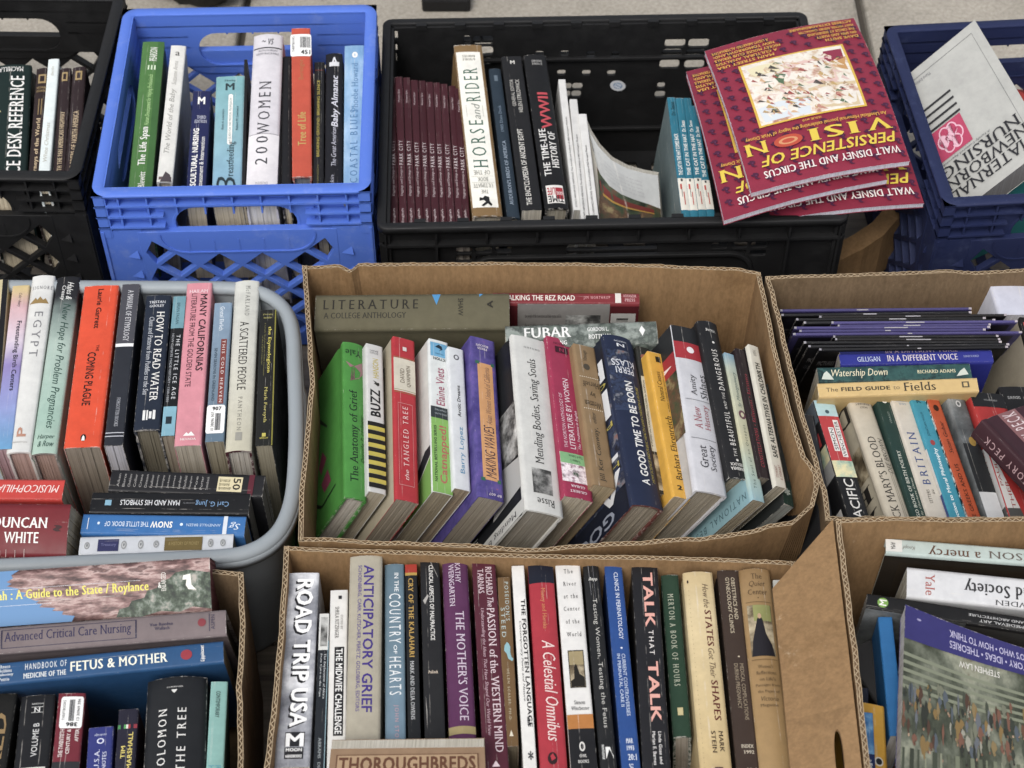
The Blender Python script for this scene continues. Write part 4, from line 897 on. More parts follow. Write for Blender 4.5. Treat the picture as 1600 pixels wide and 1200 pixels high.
bj('maroon paperback with a large white price sticker in the left front box', (113,1083), (90,1330), 43, '#6f2430', [('u','THE TWENTIETH','b','#d9cfc9',.24,.42,.18,.34),('u','CENTURY & ','b','#d9cfc9',.24,.40,.44,.58),('u','AFTER','b','#d9cfc9',.24,.32,.74,.88),('#','#2b2b2e',.45,.58,0,1)], stick=(.025,.235,.12,.96,[('|','#2b2b2e',.1,.78,.38,.62),('u','THRIFTBOOKS','n','#2b2b2e',.12,.75,.1,.22),('u','13 30969 386','n','#2b2b2e',.08,.76,.74,.86),('x','386','B','#1f1f22',.82,.95,.3,.8)]), lean=6, rcol='#4f1a22')
bj('small royal blue paperback with white emblem', (158,1136), (146,1340), 39, '#2b3272', [('x','cambridge','i','#b9bed6',.05,.075,.25,.75),('o','#c9cce0',.09,.135,.36,.66),('o','#2b3272',.098,.127,.42,.60),('u','U.S.A.','s','#c9cce0',.18,.34,.3,.5),('u','NOTES','s','#c9cce0',.2,.34,.62,.78)], pages='#b5aea0')
bj('narrow dark violet paperback with coloured flags and yellow capitals', (201,1108), (186,1330), 31, '#211f2f', [('u','TIM','b','#d3c05a',.27,.36,.24,.46),('u','MARSHALL','b','#d3c05a',.17,.44,.58,.82),('#','#3f8a4a',.115,.145,.02,.15),('#','#4f9a52',.115,.145,.32,.44),('#','#dcd8d2',.115,.145,.44,.54),('#','#a23a40',.115,.145,.54,.66),('#','#8f2f3c',.115,.145,.82,1)], pages='#4a463f')
bj('very wide black jacketed novel with spaced white capitals, bottom left', (276,1057), (266,1330), 96, '#1b1d20', [('u','SOLOMON','w','#d6d4cf',.19,.56,.22,.36),('u','THE TREE','w','#d6d4cf',.19,.56,.54,.68),('h','SCRIBNER','n','#b9b8b4',.058,.066,.34,.62),('p','#d0cfca',[(.078,.42),(.078,.52),(.09,.5),(.10,.47),(.09,.44)])], 'j', rd=.12, lcol='#54331c', dep=.17, z=.234)
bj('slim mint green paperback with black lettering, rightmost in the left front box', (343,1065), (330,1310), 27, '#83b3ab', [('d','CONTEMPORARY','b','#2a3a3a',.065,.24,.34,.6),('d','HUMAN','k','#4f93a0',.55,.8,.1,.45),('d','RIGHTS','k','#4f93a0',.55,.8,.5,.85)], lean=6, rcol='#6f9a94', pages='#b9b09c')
# ---- big middle carton: lying books at the back
g = 'books in the middle carton'
bl('thick olive anthology lying flat at the back, blue triangle on its spine', (492,487), (796,484), 54, '#5f5a44', [('d','LITERATURE','w','#26231d',.04,.53,.56,.84),('d','A COLLEGE ANTHOLOGY','s','#2c2922',.045,.47,.30,.46),('p','#3f86b8',[(.60,.99),(.645,.99),(.625,.66)]),('p','#3f86b8',[(.845,.99),(.865,.99),(.845,.9)]),('h','SHAW','n','#2a2720',.725,.755,.40,.86) if False else ('x','SHAW','n','#2a2720',.735,.762,.34,.86),('h','A','B','#2a2720',.885,.915,.55,.78)], 'h', lean=-12, dep=.17, z=.232, group=g, rd=.05)
bl('red spined paperback with grey photo on its cover, behind the camouflage book', (770,465), (999,466), 15, '#7d2a30', [('d','WALKING THE REZ ROAD','b','#dcd4c8',.06,.56,.22,.78),('d','JIM NORTHRUP','k','#d9a0a0',.62,.80,.3,.7),('#','#d6d0c8',.835,.875,0,1),('d','VOYAGEUR','s','#d9b0b0',.89,.98,.56,.86),('d','PRESS','s','#d9b0b0',.90,.97,.14,.44)], lean=-3, dep=.17, z=.228, group=g, lcol='#55171d', L=[('#','#8a8682',.17,.80,0,1),('#','@photo',.50,.74,.30,.88),('#','#b9b7b2',.81,.98,.2,.9),('|','#2a2a2a',.85,.93,.5,.85)]+[('d','the people of the reservation and their stories told in','s','#4a4643',.22,.47,.84-.1*i,.89-.1*i) for i in range(7)])
bl('camouflage patterned paperback with white block capitals', (790,525), (1027,517), 34, '@camo', [('d','FUBAR','S','#dcdcd8',.12,.43,.36,.86),('d','SOLDIER SLANG','S','#dcdcd8',.17,.40,.06,.22),('d','GORDON L.','S','#dcdcd8',.54,.68,.58,.78),('d','ROTTMAN','S','#dcdcd8',.545,.69,.24,.44),('p','#dcdcd8',[(.88,.55),(.9,.78),(.92,.55),(.9,.3)])], lean=-8, dep=.14, z=.236, group=g, rd=.09, ends='#6f7a70')
# leaning row
g = 'books in the middle carton'
def bm(lb, f_, n_, w, c, it, k='p', lean=26, **q): return book(lb, f_, n_, w, c, it, k, q.pop('z', .234), q.pop('zn', .226), lean=lean, group=g, dep=q.pop('dep', .155), **q)
bm('glossy green hardback with pink line drawing, leftmost in the middle box', (553,536), (557,779), 33, '#3f8a30', [('u','The Anatomy of Grief','s','#12241a',.32,.90,.24,.72),('u','Dorothy P. Holinger','i','#1d3320',.47,.77,.76,.94),('x','Yale','s','#14261a',.05,.09,.1,.85),('p','#8d6a6a',[(.13,.1),(.17,.3),(.15,.6),(.12,.9),(.20,.92),(.235,.7),(.26,.3),(.225,.75),(.19,.8),(.16,.5)])], 'j', L=[('p','#7d3a4a',[(.26,.40),(.36,.52),(.46,.40),(.48,.36),(.38,.46),(.30,.44)]),('p','#8d3a58',[(.52,.62),(.60,.70),(.66,.60),(.60,.56)]),('p','#8d3a58',[(.68,.72),(.78,.78),(.80,.66),(.72,.60)]),('p','#14281a',[(.22,.5),(.40,.72),(.41,.71),(.24,.48)]),('p','#14281a',[(.74,.40),(.86,.62),(.87,.6),(.76,.38)]),('p','#14281a',[(.86,.62),(.84,.86),(.85,.86),(.875,.62)])], pages='#b9b4ac', dep=.165)
sj = [('#','#1d1c18',.54+.0575*i,.57+.0575*i,0,1) for i in range(8)] + [('#','#c2b23a',.57+.0575*i,.5975+.0575*i,0,1) for i in range(7)]
bm('slim white book with black and yellow bee stripes', (585,539), (590,770), 26, '#cfcfcb', [('u','BUZZ','B','#1b1b1b',.315,.50,.18,.80),('u','HANSON','n','#b5a53c',.10,.235,.36,.72),('x','BASIC','n','#77777a',.04,.052,.2,.7),('x','BOOKS','n','#77777a',.056,.068,.2,.7),('p','#26261f',[(.255,.35),(.265,.6),(.275,.4),(.29,.65),(.28,.75),(.265,.72),(.27,.5)])]+sj, pages='#a69d8a')
bm('red and cream paperback with a thin ruled title box', (631,529), (637,783), 34, '#b52b34', [('#','#cfc7b4',.135,.345,0,1),('#','#8d7a4a',.128,.131,0,1),('#','#8d7a4a',.335,.338,0,1),('#','#8d7a4a',.352,.355,0,1),('u','DAVID','s','#5a4f40',.20,.29,.28,.48),('u','QUAMMEN','s','#5a4f40',.175,.31,.58,.78),('u','TANGLED TREE','w','#dcb9b4',.44,.80,.36,.60),('u','the','i','#dcb9b4',.82,.88,.40,.58),('#','#cf8a88',.42,.915,.15,.165),('#','#cf8a88',.42,.915,.80,.815),('#','#cf8a88',.42,.423,.15,.815),('#','#cf8a88',.912,.915,.15,.815),('#','#dccfca',.06,.085,.42,.6)], lcol='#b5ab92', L=[('#','@garden',.12,.9,.05,.85)], pages='#8d8474')
bm('white and lime green paperback with a pale blue label', (685,532), (692,771), 30, '#cdd1cf', [('#','#5f9fc4',.02,.115,.06,.96),('x','Obsidian','n','#2a4a60',.09,.10,.3,.75),('p','#182a38',[(.03,.5),(.05,.3),(.06,.6),(.075,.5),(.06,.7),(.04,.66)]),('x','FICTION','B','#33373a',.12,.14,.2,.95),('u','Elaine Viets','n','#9a4a62',.19,.44,.30,.74),('#','#2c3336',.455,.53,0,1),('x','CRAFTED','n','#9aa2a5',.47,.48,.2,.8),('x','DOG-DATES','n','#9aa2a5',.495,.505,.2,.8),('#','#77a84a',.53,1,0,1),('u','Catnapped!','b','#a85a4f',.575,.94,.38,.86),('u','NATIONAL BESTSELLING SERIES','B','#1f3318',.58,.935,.12,.26)], L=[('#','#c9c9c2',0,1,0,.98),('p','#24282b',[(.70,.99),(.70,.9),(.9,.5),(.95,.52),(.76,.99)]),('p','#6f9f44',[(.77,.99),(.97,.5),(1,.5),(1,.99)])], pages='#8a806a')
bm('slim white paperback with blue author lettering', (712,544), (723,765), 24, '#cccfd0', [('u','Barry Lopez','n','#4a86a8',.57,.89,.42,.78),('u','Arctic Dreams','b','#3a3a3c',.275,.50,.42,.64),('o','#55555a',.05,.09,.32,.68),('o','#cccfd0',.058,.082,.4,.6)], pages='#8d7e66')
bm('purple patterned paperback with an orange title panel', (754,529), (768,780), 38, '@purple', [('#','#d69c62',.165,.89,.22,.84),('u','MAKING WAVES','i','#3a2a3c',.56,.875,.34,.76),('u','Asian Women United of California','i','#7a5a4a',.19,.55,.46,.70),('#','#2f6a52',.155,.175,.14,.30),('#','#2f6a52',.155,.175,.78,.92),('#','#2f6a52',.88,.90,.14,.30),('#','#2f6a52',.88,.90,.78,.92),('x','BEACON','S','#cfc4cf',.045,.06,.2,.7),('x','PRESS','S','#cfc4cf',.065,.08,.25,.65),('x','BP 607','n','#cfc4cf',.965,.98,.4,.9)], pages='#8d8577', ends='#4a3f78', dep=.16)
bm('wide white hardback with small black and white picture near its foot', (828,528), (852,801), 56, '#cdcdc8', [('u','Mending Bodies, Saving Souls','s','#2b2b2b',.13,.735,.36,.66),('x','Risse','s','#2b2b2b',.925,.965,.32,.78),('#','@photo',.765,.90,.24,.76),('h','OXFORD','w','#5a5a5a',.06,.07,.3,.75)], 'j', rd=.05, dep=.18, lcol='#1a1c1f', z=.244, zn=.234, L=[('#','@photo',.38,.68,.48,.98),('p','#a8a8a4',[(.66,.70),(.88,.60),(.86,.98),(.70,.98)]),('u','Guenter','i','#b9b9b5',.06,.18,.40,.6),('#','#c9c9c4',.93,1,0,1),('u','A HISTORY','S','#c9c9c4',.86,.91,.1,.9) if False else ('d','A HIST','S','#c9c9c4',.86,.925,.3,.38),('x','Mending Bodies, Saving','s','#26262a',.945,.985,.05,.9)], pages='#8a857a')
bm('crimson anthology with a pink blossom photograph near its foot', (875,529), (905,779), 42, '#98294a', [('u','LITERATURE BY WOMEN','n','#d9c3c9',.265,.705,.40,.60),('u','THE NORTON ANTHOLOGY OF','n','#cfaeb7',.365,.705,.20,.32),('u','The Traditions in English','I','#cfb5bd',.46,.70,.70,.82),('#','#77ab74',.735,.80,0,1),('#','@floral',.80,.91,0,1),('x','Third Edition','s','#2f4a33',.745,.76,.3,.8),('x','Volume 1','s','#2f4a33',.772,.788,.35,.7),('x','GILBERT','S','#d9c3c9',.955,.97,.2,.8),('x','GUBAR','S','#d9c3c9',.925,.94,.25,.75),('#','#3a0f1f',.06,.10,.26,.72),('x','N','S','#98294a',.068,.092,.4,.58),('x','NORTON','s','#3a0f1f',.035,.047,.22,.76)], dep=.16, pages='#a89f8c')
bm('tan paperback with two dotted lines across its spine', (913,540), (945,760), 33, '#8f7450', [('x','Herself','s','#33291e',.27,.31,.18,.9),('x','by','s','#33291e',.34,.38,.42,.68),('x','Written','s','#33291e',.41,.455,.14,.92),('u','Jill Ker Conway,','s','#33302a',.60,.97,.34,.62),('u','editor','i','#3d382f',.49,.57,.36,.54),('o','#4a4236',.14,.185,.3,.6),('u','Vintage','s','#4a4236',.04,.12,.34,.56)]+[('o','#d9cdb4',.238,.244,.06+.09*i,.11+.09*i) for i in range(10)]+[('o','#d9cdb4',.468,.474,.06+.09*i,.11+.09*i) for i in range(10)], pages='#9a8a6a')
bm('dark navy jacketed hardback with a printed crowd and large white capitals', (967,525), (1015,791), 45, '#1d2742', [('#','@born',.09,.46,.0,.75),('u','A GOOD TIME TO BE BORN','b','#d9d9d6',.28,.88,.40,.66),('u','HOW SCIENCE AND PUBLIC HEALTH GAVE CHILDREN A FUTURE','i','#a89a3c',.30,.86,.76,.86),('x','PERRI','n','#c9ccd2',.195,.235,.2,.8),('x','KLASS','n','#c9ccd2',.15,.19,.1,.85),('x','NORTON','n','#b9bcc4',.03,.04,.3,.7),('x','N','B','#d0d2d6',.05,.07,.36,.62)], 'j', dep=.17, z=.242, zn=.232, rd=.1, lcol='#141b2c', L=[('#','@born',.30,.86,.30,.98),('x','PE','b','#d0d2d4',.12,.24,.50,.95),('x','BI','b','#d0d2d4',.30,.46,.5,.95),('x','TI','b','#d0d2d4',.55,.70,.5,.95),('x','A','b','#d0d2d4',.76,.90,.6,.95),('x','GOOD','b','#8d94a3',.92,.99,.1,.8),('x','CHI','n','#a89a3c',.255,.285,.6,.95),('x','PUB','n','#a89a3c',.49,.52,.6,.95),('x','HO','n','#a89a3c',.72,.75,.7,.95)], pages='#8f8676', ends='#6a3a34')
bm('narrow dark paperback with a white strip and small red letters', (1004,541), (1036,772), 19, '#33332f', [('#','#c6c1ab',.22,.73,.02,1),('u','of WOMEN who SURRENDERED CHILDREN for ADOPTION','b','#2c2c28',.25,.70,.10,.24),('u','in the DECADES before ROE v. WADE','b','#2c2c28',.36,.70,.60,.74),('u','ANN FESSLER','b','#8d2f2c',.24,.35,.60,.74),('o','#9a5a48',.06,.10,.2,.8),('#','@sepia',.75,.98,0,1)], pages='#8d8678', zn=.216, z=.224)
bm('narrow yellow paperback with black lettering', (1024,551), (1066,778), 24, '#cf9a1c', [('u','Barbara Ehrenreich','s','#2b2413',.45,.88,.36,.74),('u','Natural Causes','s','#2b2413',.14,.35,.26,.54),('u','AN EPIDEMIC OF WELLNESS, THE CERTAINTY OF DYING','n','#5a4718',.13,.42,.66,.76),('#','#2b2413',.03,.07,.42,.72),('h','2','B','#2b2413',.92,.95,.3,.6)], pages='#a0937c')
bm('wide white hardback with black and red head and thin ruled lines', (1073,512), (1113,770), 46, '#cbcbd0', [('#','#232427',0,.10,0,1),('#','#aa2a34',.10,.205,0,1),('o','#dcd6d6',.125,.165,.38,.62),('u','Amity','s','#3a3a40',.30,.43,.32,.56),('u','Shlaes','s','#3a3a40',.29,.44,.62,.86),('u','A New','s','#9a5a62',.50,.63,.28,.52),('u','History','s','#9a5a62',.48,.63,.60,.84),('u','Great','s','#3a3a40',.73,.86,.26,.52),('u','Society','s','#3a3a40',.72,.87,.58,.84),('#','#77777c',.457,.460,.1,.9),('#','#77777c',.69,.693,.1,.9)], 'j', z=.25, zn=.234, dep=.175, rd=.06, lcol='#b9b7b4', L=[('#','#232427',0,.16,0,1),('#','#a02530',.16,.28,0,1),('u','V','n','#d9c9c9',.20,.26,.7,.95),('#','@garden',.28,.66,.2,1)], pages='#958d7d')
bm('tall black jacketed book with irregular white capitals', (1107,502), (1157,747), 29, '#1c1c1e', [('u','BEAUTIFUL','k','#d0cdc6',.59,.80,.34,.62),('u','THE','k','#c5c2bb',.82,.87,.42,.58),('u','AND THE','k','#c5c2bb',.47,.575,.42,.56),('u','DANGEROUS','k','#d0cdc6',.19,.455,.34,.62),('o','#d0cdc6',.135,.15,.45,.58),('o','#d0cdc6',.885,.90,.45,.58),('x','Viking','S','#b9b6b0',.05,.075,.25,.75),('x','BARBARA','b','#d0cdc6',.935,.955,.15,.8),('x','TEDLOCK','b','#d0cdc6',.91,.928,.15,.8)], 'j', z=.25, zn=.23, rd=.14, pages='#8a8170', dep=.16)
bm('pale blue and cream slim paperback with an octopus coil drawing', (1141,553), (1186,783), 17, '~0:#7fa4b8~.15:#b9bfa8~.6:#c3bf9c~.85:#a9bfb4~1:#8fb4bd', [('u','The Soul of an Octopus','k','#4a5650',.50,.92,.30,.62),('u','Sy Montgomery','i','#5a6a68',.13,.38,.3,.66),('o','#6a4a50',.40,.46,.2,.8),('o','#c3bf9c',.415,.445,.36,.64)], lcol='#86adb5', L=[('u','EXTRAORDINARY JOURNEY NATIONAL BEST','k','#3a5a60',.90,.97,.05,.9) if False else ('x','NATIONAL BESTSELLER','k','#3f5f66',.92,.965,.02,.95)], pages='#8f8672', lean=30)
bm('dark brown narrow book with small red letters', (1157,546), (1196,747), 14, '#251a1c', [('u','CONSTELLATIONS • Reflections • Resistance','k','#a03040',.2,.92,.3,.66)], pages='#6a6256', lean=30)
bm('slim ivory paperback with heavy black italic capitals', (1177,540), (1221,761), 15, '#ccc8b9', [('u','SAFE ALTERNATIVES IN CHILDBIRTH','B','#1d1c1a',.13,.80,.30,.78),('u','STEWART','n','#8d5a52',.86,.94,.2,.45),('u','& STEWART','n','#8d5a52',.85,.95,.55,.8),('u','NAPSAC','i','#8d8a80',.03,.08,.3,.6)], lcol='#17171a', pages='#96907f', lean=30)
bm('dark green edged book tucked low against the right wall of the middle box', (1206,602), (1233,790), 14, '#2a2e2e', [('#','#16302a',.80,1,0,1),('h','*','B','#9aa8a2',.86,.92,.2,.8)], pages='#7d8280', lean=30, z=.20, zn=.20)
# ---- bottom carton row
g = 'books in the front row box'
def bi(lb, f_, n_, w, c, it, k='p', lean=0, **q):
    # items were read between the far end and the picture's lower edge
    return book(lb, f_, n_, w, c, it, k, q.pop('z', .238), q.pop('zn', .232), lean=lean, group=g, dep=q.pop('dep', .16), **q)
bi('grey clouded guidebook with bold white outlined capitals, leftmost in the front row', (473,895), (456,1199), 53, '@cloud', [('d','ROAD TRIP USA','B','#1c1c20',.045,.815,.30,.80),('d','ROAD TRIP USA','B','#e8e8e6',.035,.805,.35,.86),('#','#1f1f23',.83,.90,.26,.82),('h','M','B','#e2e2e0',.835,.90,.28,.8),('#','#1f1f23',.905,.96,.26,.8),('h','MOON','B','#e2e2e0',.908,.925,.3,.76),('h','HANDBOOKS','B','#e2e2e0',.94,.955,.3,.76)], z=.24)
bi('narrow black paperback with a small sepia picture at its head', (507,959), (496,1260), 17, '#1b2026', [('#','#c9c9c4',.0,.20,.05,.95),('#','@photo',.02,.18,.2,.85),('d','The Exploration of Africa','s','#c3c6c6',.22,.46,.56,.8),('d','From Cairo to the Cape','s','#c3c6c6',.22,.45,.22,.44),('d','ABRAMS  DISCOVERIES','s','#9aa0a2',.66,.95,.36,.62),('#','#7f9ea8',.15,1,.93,1)])
bi('narrow white book with a black title bar', (530,922), (525,1200), 28, '#d3d1cc', [('#','#17171a',.335,.83,.30,.84),('d','THE MIDWIFE CHALLENGE','b','#e2e2de',.345,.82,.38,.76),('d','SHEILA KITZINGER','s','#33312f',.10,.285,.30,.52),('d','EDITED BY','s','#77736e',.15,.235,.62,.74),('#','#26262a',.035,.055,.46,.66)])
bi('wide beige cloth book with purple capitals', (572,868), (566,1190), 52, '#a19a88', [('d','ANTICIPATORY GRIEF','b','#3d2b7a',.05,.775,.44,.76),('d','SCHOENBERG, CARR, KUTSCHER, PERETZ, GOLDBERG, EDITORS','n','#4d3d80',.05,.77,.25,.38)], 'h', rd=.08, z=.248, zn=.24)
bi('worn blue grey jacketed book with thin white capitals', (616,881), (618,1190), 31, '~0:#5d7684~.5:#67808f~1:#6f8a9e', [('d','COUNTRY','k','#d6dadb',.16,.42,.22,.82),('d','OF','b','#d6dadb',.43,.475,.44,.62),('d','HEARTS','k','#d6dadb',.49,.68,.22,.82),('d','IN THE','b','#d6dadb',.05,.15,.5,.72),('d','JOHN STONE','k','#b9929a',.73,.93,.42,.68)], 'j', rd=.1)
bi('narrow black paperback with a red head and gold zigzag', (642,882), (648,1190), 19, '#1b1d20', [('#','#a83324',0,.045,0,1),('#','#b89238',.045,.06,0,1),('d','CRY OF THE KALAHARI','S','#b08c3c',.075,.49,.24,.66),('d','MARK AND DELIA OWENS','s','#b9babb',.51,.80,.28,.60),('h','HOUGHTON','n','#8d8a84',.90,.91,.15,.85)])
bi('scuffed black paperback with small white capitals and chipped head', (671,871), (681,1195), 31, '#202022', [('d','CLINICAL ASPECTS OF MALPRACTICE','b','#d0cec8',.04,.42,.44,.66),('h','Pollock','b','#c4b4a0',.565,.58,.28,.76),('p','#b9b5ae',[(0,.05),(.0,.6),(.015,.75),(.03,.9),(.012,.5)]),('p','#a09c96',[(.22,.1),(.19,.35),(.2,.4),(.24,.2)]),('p','#a09c96',[(.68,.1),(.76,.16),(.84,.14),(.76,.12)]),('p','#8d8a86',[(.02,.55),(.10,.9),(.105,.9),(.03,.55)])], rd=.04)
bi('purple hardback with thin silver capitals and a gold band', (710,869), (725,1200), 41, '#55294f', [('d','THE MOTHER\'S VOICE','s','#c3b3c2',.275,.79,.44,.78),('d','KATHY','s','#c9bac8',.035,.135,.50,.70),('d','WEINGARTEN','s','#c9bac8',.04,.25,.24,.44),('#','#9a8a5a',.815,.85,0,1)], 'h', rd=.14)
bi('maroon paperback with white serif capitals, right of the purple one', (755,873), (777,1225), 38, '#4f1c2b', [('d','PASSION of the WESTERN MIND','s','#d0bcc0',.235,.87,.52,.84),('d','The','i','#d0bcc0',.185,.23,.56,.82),('d','RICHARD','s','#d0bcc0',.04,.175,.56,.82),('d','TARNAS','s','#d0bcc0',.05,.165,.22,.46),('d','Understanding the Ideas That Have Shaped Our World View','i','#b99aa2',.235,.80,.22,.40),('h','BALLANTINE','n','#b99aa2',.945,.955,.2,.8),('p','#cfbcc0',[(.93,.34),(.905,.5),(.93,.66)])])
bi('short brown paperback with a pale blue sea horse', (787,902), (800,1166), 20, '#6a4f2c', [('d',"POSEIDON'S",'k','#a8b8b4',.03,.27,.52,.84),('d','STEED','k','#a8b8b4',.19,.37,.14,.46),('p','#7fa9b0',[(.40,.5),(.42,.3),(.45,.25),(.47,.45),(.50,.55),(.515,.85),(.50,.95),(.49,.8),(.46,.72),(.43,.75),(.41,.65)]),('d','HELEN SCALES, PH.D.','k','#b5ab90',.56,.86,.36,.58),('p','#cfc6ae',[(.945,.35),(.91,.5),(.945,.66)])], pages='#5f543f')
bi('slim white paperback with heavy black capitals', (809,884), (830,1225), 20, '#d2d0cb', [('d','THE FORGOTTEN LANGUAGE','B','#1b1b1d',.165,.755,.56,.90),('d','Contemporary Poets and Nature','i','#2f2f33',.27,.64,.28,.50),('h','MERRILL','B','#2f2f33',.71,.75,.5,.7),('h','*','b','#3a3a3e',.86,.90,.4,.8)])
bi('red jacketed hardback with navy head and white script', (844,877), (868,1240), 41, '#a92b38', [('#','#171b2a',0,.10,0,1),('d','A Celestial Omnibus','i','#dcc3bd',.36,.79,.36,.84),('d','Maney and Haraka','s','#c07a48',.125,.31,.40,.62),('o','#2a1416',.835,.885,.3,.66),('p','#a92b38',[(.85,.4),(.84,.5),(.86,.6),(.87,.45)])], 'j', rd=.1)
bi('white paperback with six stacked title lines and a small sepia boat picture', (887,883), (916,1240), 40, '#d6d4d0', [('h',w_,'w','#2b2b2d',.02+.0585*i,.04+.0585*i,a_,b_) for i, (w_, a_, b_) in enumerate((('The',.32,.68),('River',.26,.78),('at the',.24,.80),('Center',.2,.84),('of the',.24,.78),('World',.24,.82)))]+[('#','#2a251c',.395,.56,.22,.84),('#','@sepia',.40,.555,.25,.81),('#','#9a8a62',.40,.46,.25,.81),('p','#1c1812',[(.53,.26),(.52,.4),(.47,.42),(.455,.5),(.47,.55),(.50,.62),(.515,.8),(.555,.8),(.555,.26)]),('h','Simon','s','#2b2b2d',.615,.632,.32,.74),('h','Winchester','s','#2b2b2d',.64,.657,.18,.88),('#','#b0702c',.675,.735,0,1),('#','#17171a',.735,1,0,1),('o','#c9c6c0',.79,.83,.38,.6),('o','#17171a',.797,.823,.43,.55),('h','OWL','S','#c9c6c0',.842,.855,.36,.64),('h','BOOKS','S','#c9c6c0',.865,.878,.3,.7)], lcol='#9a6a30')
bi('black paperback with thin silver lettering and creased head', (923,884), (955,1240), 25, '#1c1d1f', [('d','Testing Women, Testing the Fetus','l','#b9b7b0',.155,.73,.34,.70),('h','Rapp','I','#c9c7c0',.055,.075,.28,.85),('p','#d9d9d5',[(.81,.4),(.81,.68),(.86,.85),(.845,.86),(.82,.62),(.86,.4)]),('d','ROUTLEDGE','b','#d9d9d5',.80,.86,.18,.32),('p','#77777a',[(.0,.3),(.14,.36),(.14,.38),(0,.34)]),('p','#66666a',[(.0,.6),(.16,.62),(.16,.64),(0,.63)])], 'j', rd=.1)
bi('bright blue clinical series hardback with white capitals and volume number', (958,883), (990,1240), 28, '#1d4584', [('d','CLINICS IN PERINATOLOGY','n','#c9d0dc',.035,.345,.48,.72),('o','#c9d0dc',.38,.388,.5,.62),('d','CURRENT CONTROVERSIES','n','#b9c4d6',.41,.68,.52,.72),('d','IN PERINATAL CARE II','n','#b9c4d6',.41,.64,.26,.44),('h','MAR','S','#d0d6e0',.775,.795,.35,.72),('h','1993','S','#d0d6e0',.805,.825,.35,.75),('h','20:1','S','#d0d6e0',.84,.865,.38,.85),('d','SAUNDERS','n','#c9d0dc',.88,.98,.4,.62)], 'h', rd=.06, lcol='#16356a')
bi('black book with large pink block capitals and a white triangle emblem', (1007,885), (1029,1240), 42, '#19191d', [('d','TALK','B','#d59a8c',.03,.285,.40,.78),('d','THAT','k','#d9d3cf',.30,.41,.50,.68),('d','TALK','B','#d59a8c',.44,.705,.40,.78),('d','Linda Goss and','b','#c9c6c2',.745,.88,.62,.74),('d','Marian E. Barnes','b','#c9c6c2',.745,.885,.40,.52),('#','#4f8f8f',.905,.975,.3,.72),('h','TOUCHSTONE','n','#b9b6b2',.91,.92,.3,.72) if False else ('p','#d6d6d2',[(.915,.34),(.915,.68),(.965,.51)])], rd=.03, lcol='#3a352c')
bi('dark green small hardback with pale uncial lettering', (1046,898), (1066,1151), 28, '#1f3a2a', [('d','MERTON A BOOK OF HOURS','w','#a9ac98',.125,.70,.30,.62),('#','#b5a878',.83,.875,.36,.66)], 'h', rd=.1, pages='#a49c90', lean=-4, z=.23, zn=.222)
bi('wide cream jacketed book with dark red slab capitals', (1090,893), (1123,1240), 48, '~0:#bfa878~.2:#cdb98c~.8:#c3ab78~1:#b89e6c', [('d','STATES','S','#5a221c',.185,.355,.60,.82),('d','SHAPES','S','#5a221c',.51,.69,.60,.82),('d','How the','i','#5c4a38',.06,.175,.60,.80),('d','Got Their','i','#5c4a38',.365,.50,.60,.80),('d','MARK','S','#33251c',.735,.825,.68,.82),('d','STEIN','S','#33251c',.735,.83,.44,.58),('#','#4a2530',.89,.93,.46,.72),('o','#33251c',.04,.055,.1,.16),('o','#33251c',.935,.95,.1,.16)]+[('o','#8d7a55',.09+.021*i,.094+.021*i,.13,.15) for i in range(40)], 'j', rd=.1, z=.244, zn=.236)
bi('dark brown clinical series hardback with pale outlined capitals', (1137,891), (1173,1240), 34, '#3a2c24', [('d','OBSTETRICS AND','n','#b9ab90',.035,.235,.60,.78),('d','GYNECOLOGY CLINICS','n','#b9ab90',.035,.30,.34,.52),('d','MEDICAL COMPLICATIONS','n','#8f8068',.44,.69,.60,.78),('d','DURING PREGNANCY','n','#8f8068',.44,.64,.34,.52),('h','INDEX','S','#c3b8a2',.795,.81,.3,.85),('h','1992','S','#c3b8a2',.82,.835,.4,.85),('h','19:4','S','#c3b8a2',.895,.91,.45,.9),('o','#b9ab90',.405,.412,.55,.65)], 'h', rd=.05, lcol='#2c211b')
bi('wide tan jacketed book with a painting of a seated woman on its spine', (1179,888), (1218,1240), 50, '~0:#86683f~.1:#9a7b4e~.5:#98784a~1:#a58656', [('h','The','s','#4d3a24',.025,.05,.35,.7),('h','Quiet','i','#4d3a24',.06,.09,.26,.78),('h','Center','s','#4d3a24',.10,.125,.2,.82),('o','#4d3a24',.138,.144,.49,.53),('#','@sepia',.175,.41,.12,.88),('#','#8d8f52',.175,.25,.3,.86),('p','#1c1a20',[(.41,.14),(.34,.2),(.29,.3),(.24,.4),(.22,.5),(.25,.58),(.31,.64),(.36,.8),(.41,.86)]),('o','#b08f70',.215,.24,.42,.54),('h','Women\'s','s','#57442c',.45,.465,.26,.74),('h','Reflections','s','#57442c',.478,.493,.2,.82),('h',"on Life's",'s','#57442c',.506,.521,.28,.78),('h','Passages from','s','#57442c',.534,.549,.14,.9),('h','the Pages of','s','#57442c',.562,.577,.18,.86),('h','Victoria','i','#57442c',.59,.61,.26,.8),('h','Magazine','s','#57442c',.622,.638,.22,.78),('#','#6f5634',.425,.428,.1,.9),('#','#6f5634',.16,.163,.1,.9)], 'j', rd=.14, z=.246, zn=.238, dep=.17)
bi('pale grey paperback with blue script half hidden by the box flap', (1222,906), (1262,1240), 30, '#b5b5ae', [('d','Quotations','i','#33405a',.10,.36,.34,.70)])

